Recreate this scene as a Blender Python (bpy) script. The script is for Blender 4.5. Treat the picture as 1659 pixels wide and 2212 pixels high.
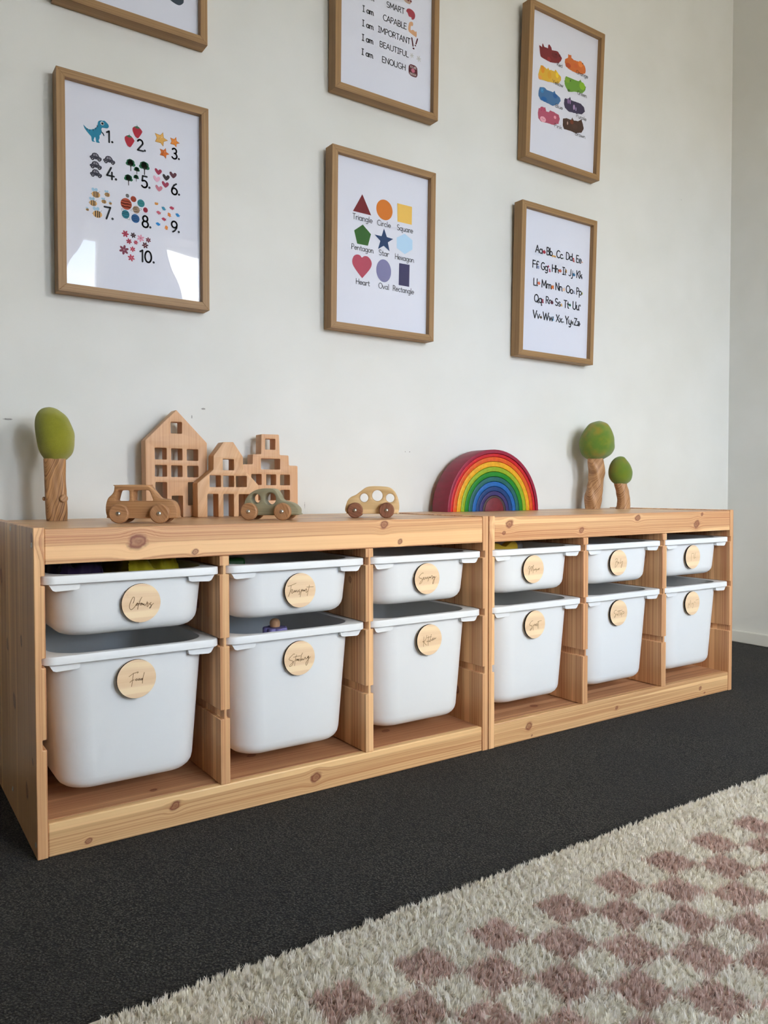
import bpy, bmesh, math, random
import numpy as np
from mathutils import Vector, Matrix, noise as mnoise

S = bpy.context.scene
for o in list(bpy.data.objects): bpy.data.objects.remove(o)
COL = S.collection

# ---------------------------------------------------------------- camera
cd = bpy.data.cameras.new('camera'); CAM = bpy.data.objects.new('camera', cd); COL.objects.link(CAM)
cd.sensor_fit = 'HORIZONTAL'; cd.sensor_width = 36.0; cd.lens = 1689.4/1659*36.0
cd.clip_start = 0.02
CAM.location = (-.2267, -1.3138, .5839); CAM.rotation_euler = (1.5427, .0011, -.5932)
S.camera = CAM
# ---------------------------------------------------------------- world: cloudy sky over pale ground
SKY = 8.0
wd = bpy.data.worlds.new('sky'); S.world = wd; wd.use_nodes = True
wt = wd.node_tree; wt.nodes.clear()
def wn(t, **k):
    n = wt.nodes.new(t)
    for a, b in k.items(): setattr(n, a, b)
    return n
w_out = wn('ShaderNodeOutputWorld'); w_bg = wn('ShaderNodeBackground'); w_tc = wn('ShaderNodeTexCoord')
w_map = wn('ShaderNodeMapping'); w_map.inputs['Scale'].default_value = (1, 1, 2.2); w_map.inputs['Location'].default_value = (.3, .1, .45)
w_noise = wn('ShaderNodeTexNoise'); w_noise.inputs['Scale'].default_value = 3.2; w_noise.inputs['Detail'].default_value = 5; w_noise.inputs['Roughness'].default_value = .5
w_ramp = wn('ShaderNodeValToRGB')
w_ramp.color_ramp.elements[0].position = .44; w_ramp.color_ramp.elements[0].color = (.52, .66, .86, 1)
w_ramp.color_ramp.elements[1].position = .62; w_ramp.color_ramp.elements[1].color = (1.0, .953, .87, 1)
w_sep = wn('ShaderNodeSeparateXYZ'); w_cmp = wn('ShaderNodeMapRange'); w_cmp.inputs[1].default_value = -.03; w_cmp.inputs[2].default_value = .03
w_mix = wn('ShaderNodeMix', data_type='RGBA')
w_mix.inputs['A'].default_value = (.30, .285, .25, 1)
wt.links.new(w_tc.outputs['Generated'], w_map.inputs[0]); wt.links.new(w_map.outputs[0], w_noise.inputs['Vector'])
wt.links.new(w_noise.outputs['Fac'], w_ramp.inputs[0]); wt.links.new(w_ramp.outputs[0], w_mix.inputs['B'])
wt.links.new(w_tc.outputs['Generated'], w_sep.inputs[0]); wt.links.new(w_sep.outputs['Z'], w_cmp.inputs[0]); wt.links.new(w_cmp.outputs[0], w_mix.inputs['Factor'])
wt.links.new(w_mix.outputs['Result'], w_bg.inputs['Color']); wt.links.new(w_bg.outputs[0], w_out.inputs[0])
w_bg.inputs['Strength'].default_value = SKY
# ---------------------------------------------------------------- windows of the wall behind the camera (x0, x1, z0, z1); their openings are light portals
Y_FAR = -2.7
WINS = [(-.25, 1.04, .72, 2.16), (1.33, 2.05, .72, 2.16)]
for x0, x1, z0, z1 in WINS:
    ld = bpy.data.lights.new('window_portal', 'AREA'); ld.shape = 'RECTANGLE'; ld.size = x1-x0; ld.size_y = z1-z0
    ld.cycles.is_portal = True
    lo = bpy.data.objects.new('window_portal', ld); COL.objects.link(lo)
    lo.location = ((x0+x1)/2, Y_FAR-.10, (z0+z1)/2); lo.rotation_euler = (math.radians(90), 0, 0)
# ---------------------------------------------------------------- view
S.view_settings.view_transform = 'Standard'; S.view_settings.look = 'None'
S.view_settings.exposure = 2.03; S.view_settings.gamma = 1.0; S.view_settings.use_curve_mapping = False
S.cycles.use_denoising = True
S.cycles.max_bounces = 7; S.cycles.diffuse_bounces = 5; S.cycles.glossy_bounces = 3; S.cycles.transparent_max_bounces = 8
S.cycles.use_adaptive_sampling = True; S.cycles.adaptive_threshold = .09; S.cycles.adaptive_min_samples = 16
S.cycles.sample_clamp_indirect = 8.0

# ================================================================ helpers
def lin(c):
    c = [((c >> s) & 255)/255 for s in (16, 8, 0)] if isinstance(c, int) else [v/255 for v in c]
    return tuple((v/12.92 if v <= .04045 else ((v+.055)/1.055)**2.4) for v in c) + (1,)

class NT:
    """small node-tree helper"""
    def __init__(s, name):
        s.m = bpy.data.materials.new(name); s.m.use_nodes = True; s.t = s.m.node_tree; s.t.nodes.clear()
        s.out = s.n('ShaderNodeOutputMaterial')
    def n(s, t, **k):
        n = s.t.nodes.new(t)
        for a, b in k.items(): setattr(n, a, b)
        return n
    def put(s, sock, v):
        if hasattr(v, 'links'): s.t.links.new(v, sock)
        else: sock.default_value = v
    def math(s, op, a, b=0.0, c=None):
        n = s.n('ShaderNodeMath', operation=op); s.put(n.inputs[0], a); s.put(n.inputs[1], b)
        if c is not None: s.put(n.inputs[2], c)
        return n.outputs[0]
    def xyz(s, x, y, z):
        n = s.n('ShaderNodeCombineXYZ'); s.put(n.inputs[0], x); s.put(n.inputs[1], y); s.put(n.inputs[2], z); return n.outputs[0]
    def noise(s, vec, scale, detail=2, rough=.5):
        n = s.n('ShaderNodeTexNoise'); s.put(n.inputs['Vector'], vec); n.inputs['Scale'].default_value = scale
        n.inputs['Detail'].default_value = detail; n.inputs['Roughness'].default_value = rough; return n.outputs['Fac']
    def ramp(s, fac, stops):
        n = s.n('ShaderNodeValToRGB'); s.put(n.inputs[0], fac); e = n.color_ramp.elements
        while len(e) < len(stops): e.new(.5)
        for i, (p, c) in enumerate(stops): e[i].position = p; e[i].color = c
        return n.outputs[0]
    def mix(s, f, a, b, mode='MIX'):
        n = s.n('ShaderNodeMix', data_type='RGBA', blend_type=mode); s.put(n.inputs['Factor'], f); s.put(n.inputs['A'], a); s.put(n.inputs['B'], b); return n.outputs['Result']
    def maprange(s, v, a, b, c=0., d=1.):
        n = s.n('ShaderNodeMapRange'); s.put(n.inputs[0], v)
        for i, q in enumerate((a, b, c, d)): n.inputs[i+1].default_value = q
        return n.outputs[0]
    def bump(s, h, strength=.3, dist=.001):
        n = s.n('ShaderNodeBump'); s.put(n.inputs['Height'], h); n.inputs['Strength'].default_value = strength; n.inputs['Distance'].default_value = dist; return n.outputs[0]
    def bsdf(s, color, rough=.5, spec=.5, normal=None, metal=0., sheen=0., coat=0., trans=None):
        b = s.n('ShaderNodeBsdfPrincipled'); s.put(b.inputs['Base Color'], color); s.put(b.inputs['Roughness'], rough)
        b.inputs['Specular IOR Level'].default_value = spec; b.inputs['Metallic'].default_value = metal
        b.inputs['Sheen Weight'].default_value = sheen; b.inputs['Coat Weight'].default_value = coat; b.inputs['Coat Roughness'].default_value = .15
        if normal is not None: s.put(b.inputs['Normal'], normal)
        s.t.links.new(b.outputs[0], s.out.inputs[0]); return b
    def obj(s):
        n = s.n('ShaderNodeTexCoord'); q = s.n('ShaderNodeSeparateXYZ'); s.t.links.new(n.outputs['Object'], q.inputs[0])
        return n.outputs['Object'], q.outputs[0], q.outputs[1], q.outputs[2]

MATS = {}
def flat(c, rough=.6, spec=.3):
    k = ('flat', c, rough)
    if k not in MATS:
        t = NT('ink_%06x' % c); t.bsdf(lin(c), rough, spec); MATS[k] = t.m
    return MATS[k]

def wood(name, axis, light, dark, seed=0., ring=330., broad=30., warp=.0045, rough=.42, knots=(), red=None, spec=.4, fine=.35, sapwood=True, slant=0.):
    """timber with the grain along one local axis; knots = (along, across, radius), across measured on the first cross axis"""
    t = NT(name); P, x, y, z = t.obj()
    al, a, b = {'X': (x, z, y), 'XY': (x, y, z), 'Z': (z, y, x)}[axis]
    s = t.math('MULTIPLY_ADD', b, .83, a)
    if slant: s = t.math('MULTIPLY_ADD', al, slant, s)
    kmask = None; wob = t.noise(P, 95., 2); wob2 = t.noise(P, 24., 1)
    for (k0, k1, r) in knots:
        du = t.math('MULTIPLY', t.math('SUBTRACT', al, k0), 1/(r*1.15)); dv = t.math('MULTIPLY', t.math('SUBTRACT', a, k1), 1/r)
        du = t.math('MULTIPLY_ADD', t.math('SUBTRACT', wob, .5), .9, t.math('MULTIPLY_ADD', dv, -.22, du)); dv = t.math('MULTIPLY_ADD', t.math('SUBTRACT', wob2, .5), 1.1, dv)
        d2 = t.math('ADD', t.math('MULTIPLY', du, du), t.math('MULTIPLY', dv, dv))
        e = t.math('POWER', 2.718, t.math('MULTIPLY', d2, -.40))
        s = t.math('SUBTRACT', s, t.math('MULTIPLY', t.math('MULTIPLY', dv, r*.85), e))
        d = t.math('SQRT', d2)
        kr = t.math('MULTIPLY_ADD', t.math('SINE', t.math('MULTIPLY', d, 11.)), .28, .5)
        mk = t.math('MULTIPLY', t.maprange(d, 1.15, .62), t.maprange(d, .0, .75, .60, 1.))
        mk = t.math('MULTIPLY', mk, t.math('MULTIPLY_ADD', kr, .7, .50))
        kmask = mk if kmask is None else t.math('MAXIMUM', kmask, mk)
    w = t.noise(t.xyz(t.math('MULTIPLY', al, 2.2 if not slant else 14.), t.math('MULTIPLY', s, 14.), seed), 1., 2)
    s2 = t.math('MULTIPLY_ADD', t.math('SUBTRACT', w, .5), warp*2, s)
    n1 = t.noise(t.xyz(t.math('MULTIPLY', al, .9), t.math('MULTIPLY', s2, ring), seed+3.), 1., 2, .55)
    n2 = t.noise(t.xyz(t.math('MULTIPLY', al, .5), t.math('MULTIPLY', s2, broad), seed+7.), 1., 1)
    n3 = t.noise(t.xyz(t.math('MULTIPLY', al, 25.), t.math('MULTIPLY', s, 900.), seed), 1., 2)
    f = t.math('ADD', t.math('MULTIPLY', t.maprange(n1, .38, .64), .66), t.math('MULTIPLY', t.maprange(n2, .36, .64), .36))
    f = t.math('MULTIPLY_ADD', t.math('SUBTRACT', n3, .5), fine*.5, f)
    L = lin(light); D = lin(dark); Mid = tuple((L[i]*.62+D[i]*.38) for i in range(3))+(1,)
    c = t.ramp(f, [(0., L), (.45, Mid), (1., D)])
    if sapwood:
        c = t.mix(t.math('MULTIPLY', t.maprange(n2, .425, .395), .75), c, tuple(min(1, v*1.16) for v in L[:3])+(1,))
    if kmask is not None: c = t.mix(kmask, c, lin(red or 0x7a3a22))
    nb = t.bump(f, .12, .0006)
    t.bsdf(c, rough, spec, nb)
    return t.m

# ---- mesh building
def smooth(me, deg=35):
    me.shade_smooth(); me.set_sharp_from_angle(angle=math.radians(deg))
def mesh(name, verts, faces, mats=(), idx=None, sm=35):
    me = bpy.data.meshes.new(name); me.from_pydata([tuple(v) for v in verts], [], faces)
    for m in mats: me.materials.append(m)
    if idx is not None: me.polygons.foreach_set('material_index', np.asarray(idx, np.int32))
    me.update()
    if sm: smooth(me, sm)
    return me
def link(name, me, parent=None, loc=None, rot=None, label=None, cat=None, group=None, kind=None, bevel=0, seg=2):
    o = bpy.data.objects.new(name, me); COL.objects.link(o)
    if parent is not None: o.parent = parent
    if loc is not None: o.location = loc
    if rot is not None: o.rotation_euler = rot
    if label: o['label'] = label
    if cat: o['category'] = cat
    if group: o['group'] = group
    if kind: o['kind'] = kind
    if bevel:
        md = o.modifiers.new('edge', 'BEVEL'); md.width = bevel; md.segments = seg; md.limit_method = 'ANGLE'; md.angle_limit = math.radians(40); md.harden_normals = False
    return o
def thing(name, label, cat, loc=(0, 0, 0), rot=(0, 0, 0), group=None):
    return link(name, None, None, loc, rot, label, cat, group)
def boxm(name, x0, x1, y0, y1, z0, z1, m):
    v = [(x, y, z) for x in (x0, x1) for y in (y0, y1) for z in (z0, z1)]
    f = [(0, 1, 3, 2), (4, 6, 7, 5), (0, 4, 5, 1), (2, 3, 7, 6), (0, 2, 6, 4), (1, 5, 7, 3)]
    return mesh(name, v, f, [m], sm=30)
def prism_y(name, outline, y0, y1, m):
    """(x,z) outline extruded along y"""
    n = len(outline); v = [(x, y0, z) for x, z in outline] + [(x, y1, z) for x, z in outline]
    f = [tuple(range(n)), tuple(range(2*n-1, n-1, -1))] + [(i, i+n, (i+1) % n+n, (i+1) % n) for i in range(n)]
    me = mesh(name, v, f, [m], sm=0)
    bm = bmesh.new(); bm.from_mesh(me); bmesh.ops.recalc_face_normals(bm, faces=bm.faces); bm.to_mesh(me); bm.free(); smooth(me, 30)
    return me
def rounded(poly, r, n=4):
    """round the corners of a closed polygon"""
    out = []; N = len(poly)
    for i in range(N):
        p = Vector(poly[i]); a = Vector(poly[i-1])-p; b = Vector(poly[(i+1) % N])-p
        la, lb = a.length, b.length
        if la < 1e-6 or lb < 1e-6: continue
        k = min(r, la*.45, lb*.45); q0 = p+a/la*k; q1 = p+b/lb*k
        for j in range(n+1):
            t = j/n; out.append(tuple(q0*(1-t)**2+p*2*t*(1-t)+q1*t*t))
    return out
def cut(name, outline, holes, y0, y1, m, bev=.0012):
    """plate with holes: filled 2-D curve, extruded and bevelled, standing in XZ"""
    cu = bpy.data.curves.new('tmp', 'CURVE'); cu.dimensions = '2D'; cu.fill_mode = 'BOTH'
    cu.extrude = (y1-y0)/2-bev; cu.bevel_depth = bev; cu.bevel_resolution = 1; cu.offset = -bev
    for loop in [outline]+list(holes):
        sp = cu.splines.new('POLY'); sp.points.add(len(loop)-1); sp.use_cyclic_u = True
        for p, (a, b) in zip(sp.points, loop): p.co = (a, b, 0, 1)
    ob = bpy.data.objects.new('tmp', cu); me = bpy.data.meshes.new_from_object(ob)
    bpy.data.objects.remove(ob); bpy.data.curves.remove(cu)
    me.name = name; n = len(me.vertices); co = np.empty(n*3, np.float32); me.vertices.foreach_get('co', co); co = co.reshape(-1, 3)
    new = np.c_[co[:, 0], (y0+y1)/2-co[:, 2], co[:, 1]].astype(np.float32); me.vertices.foreach_set('co', new.ravel())
    me.materials.clear(); me.materials.append(m)
    bm = bmesh.new(); bm.from_mesh(me); bmesh.ops.remove_doubles(bm, verts=bm.verts, dist=1e-6); bmesh.ops.recalc_face_normals(bm, faces=bm.faces); bm.to_mesh(me); bm.free()
    me.update(); smooth(me, 32); return me
def loft(rings, close0=True, close1=True):
    """rings: lists of equal length of 3-D points"""
    n = len(rings[0]); v = [p for r in rings for p in r]; f = []
    for i in range(len(rings)-1):
        for j in range(n): f.append((i*n+j, i*n+(j+1) % n, (i+1)*n+(j+1) % n, (i+1)*n+j))
    if close0: f.append(tuple(range(n-1, -1, -1)))
    if close1: f.append(tuple(range((len(rings)-1)*n, len(rings)*n)))
    return v, f
def fixn(me, deg=35):
    bm = bmesh.new(); bm.from_mesh(me); bmesh.ops.recalc_face_normals(bm, faces=bm.faces); bm.to_mesh(me); bm.free(); smooth(me, deg); return me
def rrect(x0, x1, y0, y1, r, z, n=7):
    out = []
    for cx, cy, a in ((x1-r, y1-r, 0), (x0+r, y1-r, 90), (x0+r, y0+r, 180), (x1-r, y0+r, 270)):
        for k in range(n+1):
            t = math.radians(a+90*k/n); out.append((cx+r*math.cos(t), cy+r*math.sin(t), z))
    return out
def cylm(name, r, y0, y1, m, n=40, bev=.0015, m2=None):
    """disc with its axis along y"""
    prof = [(0, y0), (r-bev, y0), (r, y0+bev), (r, y1-bev), (r-bev, y1), (0, y1)]
    rings = [[(q*math.cos(2*math.pi*k/n), y, q*math.sin(2*math.pi*k/n)) for k in range(n)] for q, y in prof[1:-1]]
    v, f = loft(rings); me = mesh(name, v, f, [m]+([m2] if m2 else []), sm=0)
    if m2:
        for p in me.polygons:
            if abs(p.normal.y) < .5: p.material_index = 1
    return fixn(me, 30)

# ---- flat print: polygons collected by colour, facing -y, local (u, v) in metres
class Print:
    def __init__(s): s.v = []; s.f = []; s.c = []; s.mats = []
    def mi(s, c):
        if c not in s.mats: s.mats.append(c)
        return s.mats.index(c)
    def poly(s, pts, c, y=.0132):
        b = len(s.v); s.v += [(u, y, w) for u, w in pts]; s.f.append(tuple(range(b, b+len(pts)))); s.c.append(s.mi(c)); return s
    def ell(s, u, w, a, b, c, y=.0132, rot=0., n=26):
        k, q = math.cos(rot), math.sin(rot)
        return s.poly([(u+a*math.cos(t)*k-b*math.sin(t)*q, w+a*math.cos(t)*q+b*math.sin(t)*k) for t in [2*math.pi*i/n for i in range(n)]], c, y)
    def stroke(s, pts, wd, c, y=.0130, sm=True):
        P = [Vector(p) for p in pts]
        if sm and len(P) > 2: P = catmull(P)
        for i in range(len(P)-1):
            d = P[i+1]-P[i]
            if d.length < 1e-7: continue
            nrm = Vector((-d.y, d.x)).normalized()*wd/2
            s.poly([P[i]-nrm, P[i+1]-nrm, P[i+1]+nrm, P[i]+nrm], c, y)
        for p in P: s.ell(p.x, p.y, wd/2, wd/2, c, y, n=8)
        return s
    def build(s, name, parent, label=None):
        me = mesh(name, s.v, s.f, [flat(c) for c in s.mats], s.c, sm=0); return link(name, me, parent, label=label)
def catmull(P, k=5):
    out = []
    for i in range(len(P)-1):
        a = P[max(i-1, 0)]; b = P[i]; c = P[i+1]; d = P[min(i+2, len(P)-1)]
        for j in range(k):
            t = j/k; out.append(.5*((2*b)+(-a+c)*t+(2*a-5*b+4*c-d)*t*t+(-a+3*b-3*c+d)*t**3))
    return out+[P[-1]]

# ---- round-ended school lettering drawn as strokes (cap height 1)
def A(cx, cy, rx, ry, a0, a1):
    n = max(3, int(abs(a1-a0)/20)+1)
    return [(cx+rx*math.cos(math.radians(a0+(a1-a0)*i/(n-1))), cy+ry*math.sin(math.radians(a0+(a1-a0)*i/(n-1)))) for i in range(n)]
O_ = A(.28, .29, .25, .29, 60, 420)
GL = {
 'a': (.66, [O_, [(.53, .58), (.53, .08), (.60, .0)]]), 'b': (.66, [[(.06, 1.), (.06, 0)], A(.31, .29, .25, .29, 120, 480)]),
 'c': (.56, [A(.30, .29, .26, .29, 50, 310)]), 'd': (.66, [O_, [(.53, 1.), (.53, .06), (.60, 0)]]),
 'e': (.60, [[(.05, .30), (.53, .30)]+A(.29, .29, .25, .29, 8, 318)]), 'f': (.42, [A(.36, .83, .17, .17, 30, 180)+[(.19, 0)], [(.02, .56), (.38, .56)]]),
 'g': (.64, [O_, [(.53, .58), (.53, -.12)]+A(.29, -.14, .24, .21, 0, -140)]), 'h': (.62, [[(.06, 1.), (.06, 0)], [(.06, .3)]+A(.28, .36, .21, .22, 165, 0)+[(.49, .06), (.56, 0)]]),
 'i': (.22, [[(.09, .58), (.09, .06), (.15, 0)], [(.09, .80), (.09, .82)]]), 'j': (.28, [[(.18, .58), (.18, -.16)]+A(.02, -.16, .16, .18, 0, -110), [(.18, .80), (.18, .82)]]),
 'k': (.54, [[(.06, 1.), (.06, 0)], [(.44, .58), (.07, .26)], [(.20, .36), (.47, 0)]]), 'l': (.24, [[(.08, 1.), (.08, .07), (.16, 0)]]),
 'm': (.92, [[(.06, .58), (.06, 0)], [(.06, .3)]+A(.24, .38, .18, .20, 165, 0)+[(.42, 0)], [(.42, .3)]+A(.60, .38, .18, .20, 165, 0)+[(.78, .07), (.86, 0)]]),
 'n': (.62, [[(.06, .58), (.06, 0)], [(.06, .3)]+A(.27, .36, .21, .22, 165, 0)+[(.48, .07), (.56, 0)]]), 'o': (.60, [O_]),
 'p': (.64, [[(.06, .58), (.06, -.36)], A(.31, .29, .25, .29, 120, 480)]), 'q': (.64, [O_, [(.53, .58), (.53, -.36), (.62, -.30)]]),
 'r': (.44, [[(.06, .58), (.06, 0)], [(.06, .3)]+A(.26, .36, .20, .22, 165, 50)]), 's': (.50, [A(.25, .435, .19, .145, 40, 250)+A(.25, .145, .20, .145, 80, -140)]),
 't': (.42, [[(.18, .86), (.18, .12)]+A(.30, .12, .12, .12, 180, 300), [(.02, .58), (.36, .58)]]), 'u': (.62, [[(.06, .58)]+A(.27, .22, .21, .22, 180, 350), [(.49, .58), (.49, .07), (.57, 0)]]),
 'v': (.52, [[(.03, .58), (.24, 0)], [(.24, 0), (.46, .58)]]), 'w': (.76, [[(.03, .58), (.19, 0)], [(.19, 0), (.36, .5)], [(.36, .5), (.53, 0)], [(.53, 0), (.70, .58)]]),
 'x': (.52, [[(.04, .58), (.46, 0)], [(.46, .58), (.04, 0)]]), 'y': (.56, [[(.05, .58)]+A(.26, .24, .21, .22, 180, 340), [(.49, .58), (.44, -.16)]+A(.24, -.16, .20, .18, 0, -130)]),
 'z': (.50, [[(.05, .58), (.43, .58)], [(.43, .58), (.04, 0)], [(.04, 0), (.46, 0)]]),
 'A': (.76, [[(.03, 0), (.36, 1.)], [(.36, 1.), (.69, 0)], [(.15, .34), (.57, .34)]]), 'B': (.68, [[(.08, 0), (.08, 1.)], [(.08, 1.)]+A(.32, .76, .22, .24, 90, -90)+[(.08, .52)], [(.08, .52)]+A(.34, .26, .26, .26, 90, -90)+[(.08, 0)]]),
 'C': (.72, [A(.42, .5, .36, .5, 50, 310)]), 'D': (.76, [[(.08, 0), (.08, 1.)], [(.08, 1.)]+A(.28, .5, .40, .5, 90, -90)+[(.08, 0)]]),
 'E': (.60, [[(.52, 1.), (.08, 1.)], [(.08, 1.), (.08, 0)], [(.08, 0), (.52, 0)], [(.08, .52), (.46, .52)]]), 'F': (.56, [[(.50, 1.), (.08, 1.)], [(.08, 1.), (.08, 0)], [(.08, .52), (.44, .52)]]),
 'G': (.78, [A(.42, .5, .36, .5, 50, 340)+[(.76, .42)], [(.50, .42), (.76, .42)]]), 'H': (.74, [[(.08, 1.), (.08, 0)], [(.64, 1.), (.64, 0)], [(.08, .52), (.64, .52)]]),
 'I': (.46, [[(.22, 1.), (.22, 0)], [(.05, 1.), (.39, 1.)], [(.05, 0), (.39, 0)]]), 'J': (.48, [[(.38, 1.), (.38, .2)]+A(.20, .2, .18, .2, 0, -140)]),
 'K': (.66, [[(.08, 1.), (.08, 0)], [(.56, 1.), (.09, .45)], [(.22, .60), (.60, 0)]]), 'L': (.56, [[(.08, 1.), (.08, 0)], [(.08, 0), (.50, 0)]]),
 'M': (.90, [[(.08, 0), (.10, 1.)], [(.10, 1.), (.43, .25)], [(.43, .25), (.76, 1.)], [(.76, 1.), (.80, 0)]]), 'N': (.78, [[(.08, 0), (.08, 1.)], [(.08, 1.), (.66, 0)], [(.66, 0), (.66, 1.)]]),
 'O': (.84, [A(.41, .5, .37, .5, 90, 450)]), 'P': (.62, [[(.08, 0), (.08, 1.)], [(.08, 1.)]+A(.30, .74, .25, .26, 90, -90)+[(.08, .48)]]),
 'Q': (.86, [A(.41, .5, .37, .5, 90, 450), [(.52, .22), (.80, -.08)]]), 'R': (.68, [[(.08, 0), (.08, 1.)], [(.08, 1.)]+A(.30, .75, .25, .25, 90, -90)+[(.08, .50)], [(.28, .50), (.60, 0)]]),
 'S': (.64, [A(.32, .75, .24, .25, 40, 250)+A(.31, .25, .26, .25, 75, -140)]), 'T': (.66, [[(.03, 1.), (.61, 1.)], [(.32, 1.), (.32, 0)]]),
 'U': (.76, [[(.08, 1.)]+A(.36, .28, .28, .28, 180, 360)+[(.64, 1.)]]), 'V': (.70, [[(.03, 1.), (.34, 0)], [(.34, 0), (.65, 1.)]]),
 'W': (.98, [[(.03, 1.), (.26, 0)], [(.26, 0), (.48, .86)], [(.48, .86), (.71, 0)], [(.71, 0), (.93, 1.)]]), 'X': (.68, [[(.05, 1.), (.60, 0)], [(.60, 1.), (.04, 0)]]),
 'Y': (.64, [[(.03, 1.), (.31, .48)], [(.60, 1.), (.31, .48)], [(.31, .48), (.31, 0)]]), 'Z': (.66, [[(.06, 1.), (.58, 1.)], [(.58, 1.), (.05, 0)], [(.05, 0), (.60, 0)]]),
 '0': (.72, [A(.35, .5, .29, .5, 90, 450)]), '1': (.40, [[(.03, .86), (.24, 1.)], [(.24, 1.), (.24, 0)]]), '2': (.62, [A(.30, .73, .24, .27, 160, -20)+[(.06, 0)], [(.06, 0), (.58, 0)]]),
 '3': (.62, [A(.28, .76, .22, .24, 150, -85), A(.28, .27, .26, .27, 88, -150)]), '4': (.68, [[(.40, 1.), (.04, .28)], [(.04, .28), (.64, .28)], [(.46, .60), (.46, 0)]]),
 '5': (.62, [[(.52, 1.), (.14, 1.)], [(.14, 1.), (.10, .56)], [(.10, .56)]+A(.28, .31, .27, .31, 110, -145)]), '6': (.64, [[(.50, 1.), (.28, .84), (.10, .52), (.06, .30)], A(.32, .29, .26, .29, 90, 450)]),
 '7': (.60, [[(.04, 1.), (.54, 1.)], [(.54, 1.), (.20, 0)]]), '8': (.62, [A(.30, .76, .21, .24, 90, 450), A(.30, .27, .26, .27, 90, 450)]), '9': (.64, [A(.32, .70, .26, .30, 90, 450), [(.58, .70), (.54, .40), (.36, .12), (.18, 0)]]),
 '.': (.24, [[(.11, .02), (.12, .02)]]), ' ': (.42, []),
}
def twidth(t): return sum(GL[c][0] for c in t)
def lettering(pr, t, u, v, h, width=None, wt=.105, c=0x1c2026, y=.0129):
    k = h if width is None else width/max(twidth(t)-.08, .1)
    x = u
    for ch in t:
        adv, st = GL[ch]
        for q in st:
            pr.stroke([(x+a*k, v+b*h) for a, b in q], wt*h, c, y, sm=False)
        x += adv*k
    return pr

# ---------------------------------------------------------------- measured outlines (metres; poster data in the frame's own plane)
POSE = {'num': (.2911,1.2272,.0017,.415,.0),'shape': (.942,1.2247,.0043,.411,1.0),'alph': (1.5924,1.2175,.0074,.4094,1.4),'col': (1.6166,1.8111,.0053,.4062,2.2),'aff': (.9559,1.8302,.0008,.4102,1.2),'top': (.2905,1.8276,.0,.4138,.3)}
NUMS = [('1',-.0581,.1045,.0235),('2',.0096,.1031,.0233),('3',.0866,.103,.0229),('4',-.055,.0266,.0247),('5',.0184,.0244,.0245),('6',.0856,.0233,.0241),('7',-.0619,-.0594,.0247),('8',.0195,-.0624,.0248),('9',.0847,-.0605,.0237),('10',.0204,-.1384,.0246)]
DINO = [(-.1081,.1289),(-.1044,.1255),(-.1006,.1228),(-.0953,.1218),(-.0881,.1241),(-.0832,.128),(-.0794,.134),(-.0785,.1396),(-.0767,.1441),(-.072,.1467),(-.068,.1468),(-.0647,.148),(-.0594,.1446),(-.0558,.1401),(-.0561,.1359),(-.0595,.133),(-.0648,.1323),(-.0695,.1315),(-.0713,.1273),(-.0702,.1237),(-.0716,.1197),(-.073,.116),(-.075,.1142),(-.075,.1087),(-.0771,.1028),(-.0747,.0986),(-.0811,.0978),(-.0827,.1001),(-.0834,.1066),(-.085,.1083),(-.087,.1031),(-.087,.1003),(-.084,.0987),(-.0897,.0978),(-.0916,.1006),(-.0922,.1071),(-.0955,.1104),(-.1019,.1168),(-.1064,.123)]
DINO_EYE = [(-.0694,.1409,.0037,.0038),(-.069,.1407,.0027,.0027)]
DINO_ARM = [(-.0713,.1225),(-.0679,.12),(-.066,.1161)]
BERRY = [[[(-.005,.1476),(-.0005,.1523),(.0079,.1537),(.0156,.1466),(.0155,.1424),(.0084,.1302),(.0049,.1286),(.0,.1316),(-.0048,.1415)],[(-.0016,.1509),(.0044,.1546),(.0107,.1521),(.0093,.1495),(.0037,.1492)],[(.0044,.157),(.0058,.1539)]],[[(-.0221,.124),(-.0176,.1285),(-.0093,.1299),(-.0017,.1228),(-.0018,.1187),(-.0088,.1065),(-.0123,.105),(-.0171,.108),(-.0218,.1178)],[(-.0187,.1272),(-.0128,.1309),(-.0065,.1283),(-.008,.1257),(-.0135,.1254)],[(-.0127,.1332),(-.0114,.1301)]]]
STARS = [[(.044,.1496),(.0562,.1478),(.0628,.1558),(.0642,.1441),(.0739,.1399),(.0641,.1349),(.063,.124),(.0568,.1303),(.0443,.1307),(.0482,.1394)],[(.0786,.1481),(.0877,.1468),(.0926,.1527),(.0936,.1441),(.1009,.1409),(.0936,.1373),(.0928,.1292),(.0882,.1339),(.0788,.1342),(.0818,.1406)],[(.0546,.1179),(.0637,.1164),(.0686,.1223),(.0697,.1136),(.0769,.1104),(.0696,.1068),(.0688,.0987),(.0642,.1034),(.0549,.1038),(.0578,.1103)]]
MCARS = [(-.0834,.0664,.0123,.009),(-.0554,.0662,.0126,.0091),(-.0833,.0488,.0123,.0089),(-.083,.0316,.0123,.009)]
MTREES = [(-.0098,.0717,.0109,.0083),(.0202,.0724,.0121,.0093),(.0036,.0609,.0067,.0052),(-.0147,.038,.0098,.0075),(.0021,.0438,.0062,.0047)]
HEARTS = [(.0513,.0661,.0087,.0077),(.0476,.0493,.0087,.0077),(.0689,.0573,.0088,.0077),(.0849,.0661,.0089,.0078),(.0671,.0412,.0088,.0077),(.0525,.0296,.0087,.0076)]
BEES = [(-.0837,-.0125,.0088,.0067),(-.0601,-.008,.0057,.0045),(-.0896,-.0318,.0079,.0061),(-.0672,-.0242,.0053,.004),(-.0537,-.0252,.0033,.0026),(-.1015,-.0479,.0033,.0026),(-.0808,-.0535,.0096,.0075)]
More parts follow.
